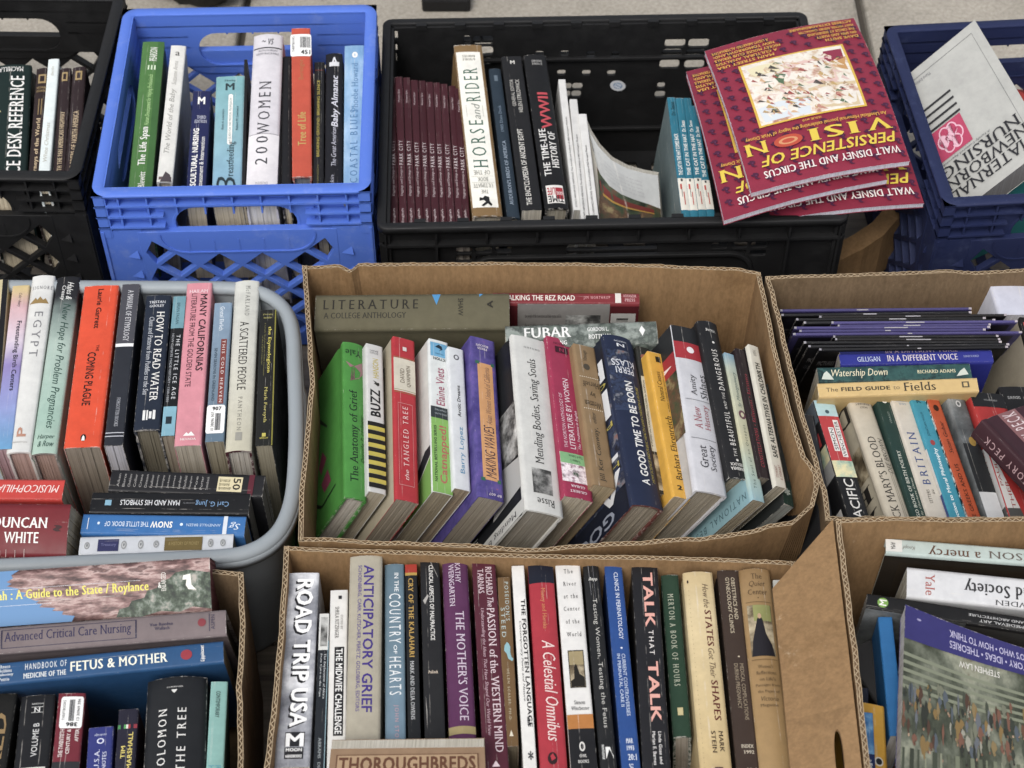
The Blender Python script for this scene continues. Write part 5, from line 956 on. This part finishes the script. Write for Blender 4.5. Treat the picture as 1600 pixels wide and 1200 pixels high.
# ---- right carton
g = 'thin picture books'
sl_ = [((1219,485),(1518,482),'#423c6e'),((1221,492),(1518,488),'#131316'),((1280,495),(1573,492),'#1d1a1a'),((1244,499),(1540,497),'#131316'),((1256,504),(1555,500),'#17171b'),((1299,504),(1590,502),'#453f72'),((1309,509),(1548,507),'#3d3868'),((1241,512),(1547,511),'#453f72'),((1249,517),(1540,515),'#3d3868'),((1239,522),(1597,519),'#453f72'),((1302,526),(1560,525),'#131316'),((1305,530),(1563,530),'#1a181a'),((1256,535),(1565,534),'#131316'),((1263,541),(1577,538),'#17171b'),((1280,546),(1575,542),'#131316')]
ords = ['first (farthest)','second','third','fourth','fifth','sixth','seventh','eighth','ninth','tenth','eleventh','twelfth','thirteenth','fourteenth','last (nearest)']
for i, (a, b_, c) in enumerate(sl_):
    pu = c in ('#453f72', '#3d3868', '#423c6e')
    bl('thin %s picture book, %s from the back of the slanting stack' % ('purple' if pu else 'black', ords[i]), a, b_, 3.2, c, [('#','#8d8a92',.0,.012,0,1),('#','#9a979c',.40+.03*(i % 5),.46+.04*(i % 4),.1,.6),('#','#a39aa0',.985,1,0,1)], lean=-24, dep=.20, z=.236+.0006*i, group=g, pages='#77747c', rd=.0,
       L=([('d','PICTURES','b','#8d8a8a',.03,.12,.72,.80),('d','OLD STORIES','n','#77747a',.03,.13,.60,.66)] if i > 12 else [('#','#25232f',.03,.97,.5,.96)]))
g = 'books in the right carton'
bl('dark blue copy behind the bright blue paperback, mostly shaded', (1312,551), (1548,545), 11, '#20265e', [('d','IN A DIFFERENT VOICE','s','#8d7a8a',.30,.78,.2,.8)], lean=-6, z=.238, group=g)  # second copy of the next book, its shade put into darker blue and lettering
bl('bright royal blue paperback with white serif capitals', (1312,562), (1551,556), 17, '#262c82', [('d','IN A DIFFERENT VOICE','s','#cfc4c6',.31,.77,.24,.78),('d','GILLIGAN','s','#b5c0d6',.115,.265,.26,.70),('d','HARVARD','s','#8d94b8',.81,.91,.42,.62)], lean=-6, z=.241, group=g, pages='#9a968c')
bl('dark teal patterned paperback with cream swash lettering', (1278,586), (1517,579), 23, '@watership', [('d','Watership Down','i','#d0c8a8',.09,.455,.20,.84),('d','RICHARD ADAMS','S','#c3bd9a',.65,.90,.40,.64),('p','#b9c0b4',[(.02,.2),(.04,.6),(.06,.75),(.08,.5),(.10,.15)]),('p','#b9c0b4',[(.90,.15),(.93,.5),(.96,.7),(.98,.25)])], lean=-10, z=.243, group=g, pages='#a39c8d')
bl('cream yellow field guide with black letters and a small box emblem', (1278,610), (1528,601), 21, '#c2a468', [('d','The','n','#5a4f38',.05,.125,.36,.66),('d','FIELD GUIDE','B','#3d3628',.145,.45,.36,.66),('d','to','n','#7d6f50',.47,.51,.36,.62),('d','Fields','s','#33302a',.535,.735,.22,.84),('#','#4a4436',.90,.945,.32,.76),('#','#c2a468',.91,.935,.40,.68)], lean=-14, z=.245, group=g, pages='#b09a6c', rd=.0)
def bg_(lb, f_, n_, w, c, it, k='p', lean=14, **q): return book(lb, f_, n_, w, c, it, k, q.pop('z', .226), q.pop('zn', .218), lean=lean, group=g, dep=q.pop('dep', .15), **q)
bg_('dark grey book squeezed at the left wall beside the red and black ocean book', (1262,648), (1298,845), 19, '#2b2c2f', [('u','THE PART','n','#a9a9a8',.72,.9,.3,.62),('#','#8fb4d0',.93,1,.2,1)])
bg_('black ocean history with pale blue head and red author block', (1287,626), (1349,830), 32, '#17181a', [('#','#a3c3c8',0,.125,0,1),('o','#3a5560',.075,.105,.4,.6),('#','#b2363a',.125,.475,0,1),('#','#d8d4cf',.215,.40,.30,.56),('u','SIMON','n','#2a2a2c',.225,.39,.34,.52),('#','#d8d4cf',.155,.445,.62,.88),('u','WINCHESTER','n','#2a2a2c',.165,.44,.66,.84),('#','@map',.475,.60,0,1),('u','PACIFIC','n','#d6d4ce',.615,.95,.26,.72)], lcol='#17171a', L=[('#','@map',.34,.46,.3,1),('#','#9a9a98',.46,.58,.4,1),('x','IS','n','#b2363a',.22,.32,.5,.95),('u','P','n','#d0cec8',.62,.86,.55,.95),('#','#56606a',0,.16,.2,1)])
bg_('thick cream jacketed book with tall black capitals', (1341,615), (1413,826), 34, '#c2b8a4', [('u',"BLACK MARY'S BLOOD",'s','#33302c',.33,1.04,.20,.56),('u','DEE BROWN','i','#4a463f',.34,.60,.68,.90),('x','HOLT','n','#55504a',.10,.115,.35,.7),('x','RINEHART','n','#55504a',.075,.09,.2,.85),('x','WINSTON','n','#55504a',.05,.065,.2,.8),('#','#6a6458',.60,.98,.72,.735),('#','#6a6458',.60,.98,.80,.815)], 'j', lcol='#b0a68f', L=[('x','D','s','#2a2724',.04,.17,.72,.95),('#','@sepia',.36,.58,.5,.95),('x','H','s','#2a2724',.62,.72,.5,.92),('x','A','s','#2a2724',.78,.9,.5,.92)], rd=.1)
bg_('slim dark green poetry paperback with a white round emblem', (1377,613), (1444,826), 21, '#1f3a34', [('u','VIRAGO BOOK OF BIRTH POETRY','s','#c9cbbd',.44,1.0,.26,.50),('u','Edited by Charlotte Otten','i','#b5b9aa',.64,1.0,.62,.80),('o','#d6d6cf',.03,.085,.28,.74),('o','#1f3a34',.045,.07,.4,.56),('u','VIRAGO','n','#77857d',.15,.24,.45,.6)])
bg_('cream slim book with large blue capitals', (1405,617), (1472,826), 29, '#c4bcae', [('u','BRITAIN','w','#33487a',.29,.68,.26,.66),('x','SAUL','s','#6f86a0',.065,.08,.3,.7),('x','HASTINGS','s','#6f86a0',.04,.055,.2,.8),('u','LETTERS','s','#4a463f',.72,.82,.3,.46),('u','IN','s','#4a463f',.72,.75,.6,.72)])
bg_('cyan philosophy paperback with white lettering', (1432,614), (1504,826), 24, '#2f8fa6', [('u','Introduction to Moral Philosophy','b','#d9e4e4',.42,1.05,.34,.64),('u','JONATHAN WOLFF','n','#1c5260',.15,.33,.3,.5),('o','#9a3a3a',.36,.40,.3,.6),('h','K','b','#14424e',.04,.08,.3,.6)], L=[('#','#cfcfcc',.42,.75,.3,1),('#','#3a4f8a',.75,1,.3,1)])
bg_('rust orange slim paperback with zigzag edge and black lettering', (1457,621), (1530,826), 18, '#b04a22', [('u','THE GREEKS AND US','n','#2a1610',.52,.98,.3,.62),('u','Susan Gubar','i','#2a1610',.19,.44,.3,.62),('o','#33180f',.06,.11,.25,.7)], lcol='#2a2522', rcol='#2a2522', L=[('#','@zig',0,1,.5,1)], Rr=[('#','@zig',0,1,0,.5)])
bg_('grey mottled paperback with a white lower end and flower emblem', (1492,616), (1562,826), 26, '@grey', [('o','#b9bcbd',.05,.10,.36,.66),('o','#55595a',.06,.09,.43,.59),('#','#26282a',.38,.74,0,1),('#','#c9cacb',.74,1,0,1),('o','#a8842c',.33,.40,.4,.8)])
bg_('red and black large paperback behind the maroon diagonal book', (1541,614), (1612,826), 52, '#a92a28', [('#','#1b1b1d',0,.11,0,1),('u','WILDERNESS','n','#8d8d8c',.05,.062,.2,.6) if False else ('h','WILDERNESS','n','#8d8d8c',.05,.062,.35,.75),('p','#c3c1be',[(.36,0),(.48,.10),(1,.46),(1,0)]),('u','PAUL','n','#93403c',.52,.70,.03,.11),('u','THER','n','#93403c',.66,.86,.16,.26),('p','#4a4a48',[(.86,0),(.86,.36),(1,.46),(1,0)])], L=[('#','#c3c1be',.40,.84,.3,1),('u','PAUL','n','#93403c',.42,.62,.7,.95),('u','THER','n','#93403c',.6,.8,.4,.65),('#','#4a4a48',.84,1,.3,1)])
bg_('black small book at the right edge behind the maroon diagonal book', (1585,604), (1625,760), 50, '#18181a', [('h','SURVIVORS','n','#a3a3a2',.1,.13,.2,.6)], lean=4, z=.215, zn=.205)
book('thick lavender white box set book in the far right corner of the right carton', (1592,447), (1606,492), 86, '#b8bac8', [], 'p', .226, .222, lean=8, group=g, dep=.15, pages='#c3c3cc', lcol='#c6c8d4')
book('black paperback with red letters at the right edge below the lavender white one', (1622,480), (1668,650), 66, '#1a1717', [('h','IS MY','b','#a8403a',.06,.10,.05,.5),('h','LIFE','b','#a8403a',.16,.2,.05,.4)], 'p', .214, .206, lean=12, group=g, dep=.16, lcol='#aaa08c', pages='#8d8474')
# the maroon biography lying aslant on the row
book('maroon jacketed biography lying aslant across the row, pink lettered bands', (1524,669), (1660,811), 42, '#3a1c24', [('u','GREGORY PECK','k','#a9898b',.12,.80,.3,.66)], 'j', .268, .256, lean=-70, group=g, dep=.16, rd=.05, rcol='#3d1f28', Rr=[('#','#8d5f60',0,1,.16,.36),('u','GREGORY PECK','k','#dccaca',.02,.6,.19,.33),('d','A BIOGRAPHY','k','#9a7a7c',.1,.6,.45,.50)], pages='#d6d2cc')
# ---- tall carton, right front
g = 'books in the tall carton'
def bh_(lb, a, b_, w, c, it, k='p', **q): return book(lb, a, b_, w, c, it, k, q.pop('z', .27), None, group=g, dep=q.pop('dep', .16), **q)
bh_('pale mint jacketed hardback with upside down brown title, at the back of the tall box', (1384,852), (1640,872), 22, '#b5c4bf', [('u','MORRISON','s','#5a5048',.63,1.15,.16,.66),('u','a mercy','s','#5a3a28',.26,.58,.12,.74),('u','Knopf','i','#77746c',.10,.18,.3,.65),('#','#d9d8d2',.0,.10,.1,.95),('x','AMA','b','#33312e',.03,.06,.25,.75)], 'j', lean=-6, lcol='#2b241c', pages='#a9a59c', rd=.03, L=[('#','#33291d',.1,.9,.3,.9)])
bh_('wide white paperback with large black upside down lettering and red side word', (1417,909), (1660,934), 46, '#cfd0d2', [('u','and Society','S','#2b2b2d',.37,.84,.28,.84),('u','SNOWDEN','s','#3a3a3c',.57,.95,.03,.2),('h','Yale','s','#a0524a',.14,.19,.14,.86) if False else ('x','Yale','s','#a0524a',.12,.18,.12,.84)], lean=-10, pages='#b5b1a2', rd=.02, z=.266)
bh_('black architecture book with a round green M emblem', (1354,938), (1640,982), 22, '#141415', [('o','#6f9a3c',.06,.12,.16,.86),('h','M','b',WH,.07,.11,.3,.72),('u','MEDIEVAL ART','n','#b9b9b8',.62,.86,.20,.38),('u','AND ARCHITECTURE','n','#b9b9b8',.56,.86,.52,.7)], lean=-8, lcol='#3d3d3c', pages='#9a9a98', z=.262, L=[('#','@grey',0,.55,0,1)])
# flat volumes under and beside the big philosophy volume
def slab(label, corners, th, top, side, items, cat='book', group=None, arch=0.0, n=20, name='book', edge='#cfccd2', archu=0.0, sag=None):
    """a limp paperback lying cover up: corners far-left, far-right, near-right, near-left (world), th thick, bowed by arch"""
    c = sum(corners, Vector())/4; base = Vector((c.x, c.y, min(p.z for p in corners)-th))
    fl, fr, nr_, nl = [p-base for p in corners]
    nrm = ((fr-fl).cross(fl-nl)).normalized()
    if nrm.z < 0: nrm = -nrm
    def top_(s, t, l):
        p = fl.lerp(fr, t).lerp(nl.lerp(nr_, t), s)
        h = arch*math.sin(math.pi*t) + archu*math.sin(math.pi*s)
        if sag: h += sag(s, t)
        return p + nrm*(h+l)
    root = thing(name, label, cat, group, Matrix.Translation(base))
    def grid(off, ins, m, mb, sides=True, zo=0):
        vs, uv = [], []
        for i in range(n+1):
            for j in range(n+1):
                s = ins+(1-2*ins)*i/n; t = ins+(1-2*ins)*j/n
                vs.append(top_(s, t, off)); uv.append((2*t-1, 1-2*s))
        return vs, uv
    k = n+1
    fs = [(i*k+j, i*k+j+1, (i+1)*k+j+1, (i+1)*k+j) for i in range(n) for j in range(n)]
    border = [j for j in range(k)] + [i*k+n for i in range(1, k)] + [n*k+j for j in range(n-1, -1, -1)] + [i*k for i in range(n-1, 0, -1)]
    mb = MB(); v, u = grid(0, 0, top, mb); mb.add(v, fs, mat(top, 'sheet'), u, True)
    v2, u2 = grid(-.0006, 0, top, mb); m_ = len(v)
    mb.add(v+v2, [(a, b_, b_+m_, a+m_) for a, b_ in zip(border, border[1:]+border[:1])], mat(edge))
    v3, _ = grid(-th, 0, top, mb); mb.add(v3, fs, mat(side, 'sheet'), _, True)
    put(mb, items, top_, ns=14, lk=2.2); mb.build('cover', root)
    pb = MB(); a_, _ = grid(-.0006, .003, top, mb); b2, _ = grid(-th+.0004, .003, top, mb)
    pb.add(a_+b2, [(a, b_, b_+m_, a+m_) for a, b_ in zip(border, border[1:]+border[:1])], page_mat(edge)); pb.build('page_block', root)
    return root
rnd = random.Random(4)
def fresco_items():
    o = [('#','@fresco',.14,1,0,1)]
    for k in range(5): o.append(('p','#767b66',[(.20+.035*k,.0),(.215+.035*k,.0),(.265+.035*k,1),(.25+.035*k,1)]))
    for k in range(22): x0 = .01+k*.045; x1 = x0+rnd.uniform(.008,.03); o.append(('p', rnd.choice(['#3d4335','#555a48','#6a6f5a','#33382c','#7d806a']), [(.60,x0),(.60,x1),(1,x1),(1,x0)]))
    cs = ['#7a6236','#5f4230','#5d6166','#8d8b7c','#3f4438','#6a6c5a','#33382f','#7d6a44','#4a3529','#4d555c','#2c2f28','#6f4c3c','#55594c']
    for i in range(170):
        s = rnd.uniform(.30,.56); t = rnd.uniform(-.01,.96); w = rnd.uniform(.014,.038); h = rnd.uniform(.035,.10)
        o.append(('p', rnd.choice(cs), [(s,t+w*.3),(s+h*.2,t+w*.8),(s+h*.55,t+w),(s+h*.8,t+w*.6),(s+h,t+w*.75),(s+h*1.1,t+w*.4),(s+h*.85,t+w*.2),(s+h*.5,t),(s+h*.2,t+w*.1)]))
        if i % 2: o.append(('o', rnd.choice(['#8d6f58','#6a4f3d','#a58a70','#2f2a25']), s+h*1.05, s+h*1.05+.014, t+w*.35, t+w*.35+.011))
    return [q if q[0] != 'p' else ('p', q[1], [(min(s, .995), max(0, min(1, t))) for s, t in q[2]]) for q in o]
zt = .285
slab('glossy history of ideas book lying cover up with a purple band', [P(1414,946,zt), P(1650,1030,zt-.006), P(1690,1330,zt-.01), P(1402,1330,zt-.004)], .022, '#5a5f4c', '#3a3570',
     fresco_items()+[('#','#302d66',0,.145,0,1),('x',"WHO'S WHO • HOW TO THINK",'n','#b5b0cc',.035,.07,.30,.86),('x','HISTORY • IDEAS • THEORIES','n','#b5b0cc',.085,.12,.30,.86),('x','STEPHEN LAW','n','#d0cdc4',.165,.195,.36,.62),('o','#8d88b0',.04,.05,.08,.11)], group=g, edge='#c9c7c8', arch=-.004)
book('thin bright blue book standing behind the history of ideas book', (1383,964), (1402,1150), 22, '#1f6fae', [], 'p', .25, .235, lean=-2, group=g, dep=.15, pages='#c9c9c8', rcol='#2c2a66')
book('bright yellow guidebook with a round red edged emblem', (1362,1100), (1372,1310), 40, '#c3921c', [('o','#c9c5bc',.40,.47,.5,.85),('o','#26262a',.41,.46,.56,.8)], 'p', .235, .23, lean=14, group=g, dep=.15, pages='#b9ad8c')
book('blue road map guide with pale contour pattern at the flap', (1353,1113), (1362,1310), 22, '@water', [('#','#182a5a',.34,.7,0,1),('h','Easy','b',WH,.38,.405,.3,.75),('h','to-use','b',WH,.41,.435,.2,.8),('h','maps','b',WH,.44,.465,.25,.75)], 'p', .243, .238, lean=3, group=g, dep=.14)
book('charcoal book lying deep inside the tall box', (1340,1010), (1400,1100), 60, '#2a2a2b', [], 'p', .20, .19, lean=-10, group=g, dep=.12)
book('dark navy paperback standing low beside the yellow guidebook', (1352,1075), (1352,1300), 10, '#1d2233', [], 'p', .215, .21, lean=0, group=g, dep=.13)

# ---- three maroon journals and loose things on top of the long crate
g = 'copies of a maroon circus journal'
def journal(label, co, tilt=0.0):
    it = [('#','#741d33',.0,1,.0,1)]
    it = []
    for i in range(12):
        for j in range(13):
            s = .035+.072*j+(.036 if i % 2 else 0); t = .04+.083*i
            if s > .955: continue
            if .185 < s+.02 < .68 and .13 < t < .86: continue
            w = .040; h = .021
            it.append(('p','#4a1a38',[(s,t),(s+h*.1,t+w*.5),(s+h*.5,t+w*.8),(s+h*.9,t+w*.7),(s+h*1.05,t+w*.45),(s+h*1.5,t+w*.55),(s+h*1.8,t+w*.95),(s+h*1.85,t+w*.4),(s+h*1.4,t+w*.05),(s+h*.95,t+w*.12),(s+h*.85,t-w*.3),(s+h*.4,t-w*.42),(s+h*.3,t-w*.1)]))
            it.append(('o','#5f2a50',s+h*.6,s+h*.95,t+w*.25,t+w*.5))
    Y, O = '#cf9a2a', '#c9701f'
    for i, tx in enumerate(('A LIGHT-HEARTED ALTERNATIVE','NEW TOMORROWLAND:','MICKEY MOUSE CLUB SERIALS','A CULTURAL ANALYSIS','MAIN STREET USA')): it.append(('x',tx,'B',Y,.045+.031*i,.066+.031*i,.03,.46-.03*abs(i-2)))
    for i, tx in enumerate(('ACTRESS EXTRAORDINAIRE','MARY WICKES, DISNEY CHARACTER','THE CIRCUS AT DISNEYLAND','ON SPIN AND MARTY','DAVE SMITH')): it.append(('x',tx,'B',Y,.02+.031*i,.041+.031*i,.97-.42+.05*i,.97))
    it += [('#','#cfa827',.205,.655,.155,.845),('#','@circus',.215,.645,.17,.83)]
    for c_, a0, a1, b0, b1 in (('#c9b48e',.47,.64,.52,.83),('#c9d0d4',.52,.64,.18,.52),('#d6b4aa',.28,.46,.42,.74),('#4f6a4c',.33,.42,.34,.42),('#bd8d52',.30,.40,.74,.83),('#d9cfa8',.24,.32,.2,.4)):
        it.append(('p', c_, [(a0+rnd.uniform(0,.02),b0),(a0,b0+(b1-b0)*.4),(a0+rnd.uniform(0,.03),b1),((a0+a1)/2,b1-.02),(a1,b1-rnd.uniform(0,.05)),(a1-.01,(b0+b1)/2),(a1-rnd.uniform(0,.03),b0+.02)]))
    for i in range(190):
        s = rnd.uniform(.24,.60); t = rnd.uniform(.20,.78); w = rnd.uniform(.01,.05); h = rnd.uniform(.006,.03)
        it.append(('p', rnd.choice(['#9a4a44','#c9a27a','#5a6f52','#b5806e','#dccfb8','#e0d8cc','#4a4440','#a58a6a','#d0b0a8','#b5965a','#e0d8cc','#c9b494']), [(s,t),(s+h,t+w*.6),(s+h*1.6,t+w),(s+h*1.2,t+w*.2),(s+h*.7,t-w*.5)]))
    it += [('p','#8d2a44',[(.24,.70),(.24,.82),(.31,.815),(.33,.73),(.31,.69)])]
    it += [('x','An Unofficial Historical Journal celebrating the legacy of Walt Disney','b',Y,.695,.722,.05,.95),('x','ISSUE #10','b',Y,.668,.682,.42,.54)]
    for ch, a, b_ in (('V',.80,.96),('I',.68,.75),('S',.53,.65),('I',.43,.50),('N',.03,.17)): it.append(('x',ch,'S','#d4b81c',.735,.805,a,b_))
    it += [('o','#b5452c',.735,.805,.21,.39),('o','#c98a5a',.75,.79,.24,.36),('o','#b5452c',.758,.782,.26,.34)]
    it += [('x','PERSISTENCE OF','I','#d4b81c',.825,.885,.10,.96),('x','WALT DISNEY AND THE CIRCUS','S','#dcd2cc',.91,.95,.10,.96)]
    return slab(label, co, .0075, '#86213a', '#86213a', it, 'journal', g, arch=.006, name='journal', edge='#c9c6d6', archu=.010)
journal('maroon journal with a yellow framed picture, lowest of the three on the long crate', [P(1122,140,.246), P(1357,88,.260), P(1444,318,.254), P(1178,350,.229)])
journal('maroon journal with a yellow framed picture, middle one sticking out to the left', [P(1072,112,.272), P(1290,75,.280), P(1387,281,.274), P(1131,345,.270)])
journal('maroon journal with a yellow framed picture, topmost of the three', [P(1101,80,.292), P(1334,28,.300), P(1422,252,.294), P(1174,302,.290)])
# sagging white cover and pale sheet in the long crate
mb = MB(); vs = []; n_ = 14
U = [(913,186),(922,208),(936,230),(955,250),(980,263),(1005,270),(1028,274)]; Lw = [(928,250),(938,272),(952,290),(970,303),(992,312),(1014,319),(1032,326)]
B3 = [(938,346),(950,348),(965,349),(982,350),(1000,350),(1018,350),(1034,350)]
zz = [.232,.228,.222,.214,.206,.200,.196]
up = [P(x, y, q) for (x, y), q in zip(U, zz)]; lo = [P(x, y, q-.02) for (x, y), q in zip(Lw, zz)]; bo = [P(x, y, q-.045) for (x, y), q in zip(B3, zz)]
c = sum(up, Vector())/len(up); c.z = .08
root = thing('floppy_book', 'limp white backed book sagging over in the middle of the long crate', 'book', None, Matrix.Translation(c))
def curve_map(A_, B__):
    def f(s, t, l):
        t = max(0, min(.9999, t)); k = int(t*6); r = t*6-k
        return A_[k].lerp(A_[k+1], r).lerp(B__[k].lerp(B__[k+1], r), s)-c+Vector((0, -.0002-l, l))
    return f
m1, m2 = curve_map(up, lo), curve_map(lo, bo)
for f_, col_, it in ((m1, '#a6a8a7', [('d','The Story of the Great Valley and its Peoples as told','n','#8a8a8c',.0,.0,0,0)][:0]+[('h','this book tells the story of the valley','n','#9a9a9c',.30+.12*i,.36+.12*i,.25,.8) for i in range(5)]+[('#','#77787a',.3,.6,.02,.12)]), (m2, '@garden', [('#','#6a2a24',.2,.4,.1,.9),('#','#a07a2c',.4,.46,.15,.9)])):
    a = 6; b_ = 18; v = [f_(i/a, j/b_, 0) for i in range(a+1) for j in range(b_+1)]; uv = [(2*j/b_-1, 1-2*i/a) for i in range(a+1) for j in range(b_+1)]
    mb.add(v, [(i*(b_+1)+j, i*(b_+1)+j+1, (i+1)*(b_+1)+j+1, (i+1)*(b_+1)+j) for i in range(a) for j in range(b_)], mat(col_, 'cover'), uv, True); put(mb, it, f_)
mb.build('cover', root)
pb = MB(); v = []
for p, q in zip(up, bo): v += [p-c+Vector((0, .001, -.001)), p-c+Vector((.002, .010, -.004)), q-c+Vector((.002, .012, 0)), q-c+Vector((0, .003, 0))]
pb.add(v, [(4*i+k, 4*i+4+k, 4*i+4+(k+1) % 4, 4*i+(k+1) % 4) for i in range(6) for k in range(4)]+[(0, 1, 2, 3), (24, 27, 26, 25)], page_mat('#b9b5aa')); pb.build('page_block', root)
# navy crate: grey textbook
q = [P(1405,128,.262), P(1523,31,.318), P(1640,225,.300), P(1496,335,.236)]
slab('large pale grey nursing textbook with a red flower emblem and upside down title', q, .032, '#a9a9a4', '#a9a9a4',
   [('#','#55575a',.06,.063,.10,.90),('#','#55575a',.06,1,.897,.90),('x','Third Edition','n','#77777a',.085,.105,.12,.34),('#','#2a2a2c',.28,.295,.06,.44),('#','#2a2a2c',.33,.345,.06,.44),('#','#2a2a2c',.38,.395,.06,.44),('#','#2a2a2c',.43,.445,.06,.44),('#','#b03a5c',.455,.66,.06,.42)]+
   [('o','#d9a9b8',.505+.05*math.sin(a_)*1.0-.0+.05-.045,.505+.05*math.sin(a_)+.05+.045,.24+.085*math.cos(a_)-.06,.24+.085*math.cos(a_)+.06) for a_ in [k*1.0472 for k in range(6)]]+
   [('o','#b03a5c',.505+.05*math.sin(a_)+.05-.036,.505+.05*math.sin(a_)+.05+.036,.24+.085*math.cos(a_)-.046,.24+.085*math.cos(a_)+.046) for a_ in [k*1.0472 for k in range(6)]]+[('o','#d9a9b8',.525,.585,.19,.29),('o','#b03a5c',.54,.57,.215,.265),
   ('x','A Family-Centered Approach','s','#55575a',.675,.69,.06,.6),('x','NURSING','s','#26262a',.70,.775,.02,.88),('x','NEWBORN','s','#26262a',.785,.855,.02,.9),('x','MATERNAL','s','#26262a',.865,.935,.02,.9)], group='books in the navy crate', edge='#77777a', cat='book')
book('teal edged paperback low in the near right of the navy crate', (1500,312), (1640,250), 16, '#1f7f80', [], 'p', .225, .235, group='books in the navy crate', dep=.12, pages='#a39c8d', lean=0)
book('red book end low at the right edge of the navy crate', (1597,140), (1604,290), 26, '#b03a34', [], 'p', .16, .15, group='books in the navy crate', dep=.12)
# thin book of horses propped across the front row
q = [P(517,1170,.268), P(757,1167,.268), P(764,1330,.17), P(500,1338,.17)]
slab('tan booklet with brown outlined capitals propped across the front row', q, .016, '#8f7358', '#8f7358', [('#','#6a4a36',.055,.24,.04,.96),('#','#a98d6c',.062,.232,.05,.95),('h','THOROUGHBREDS','B','#5a3826',.075,.215,.06,.94)], group=None, edge='#cfc9ba', cat='booklet', name='booklet')
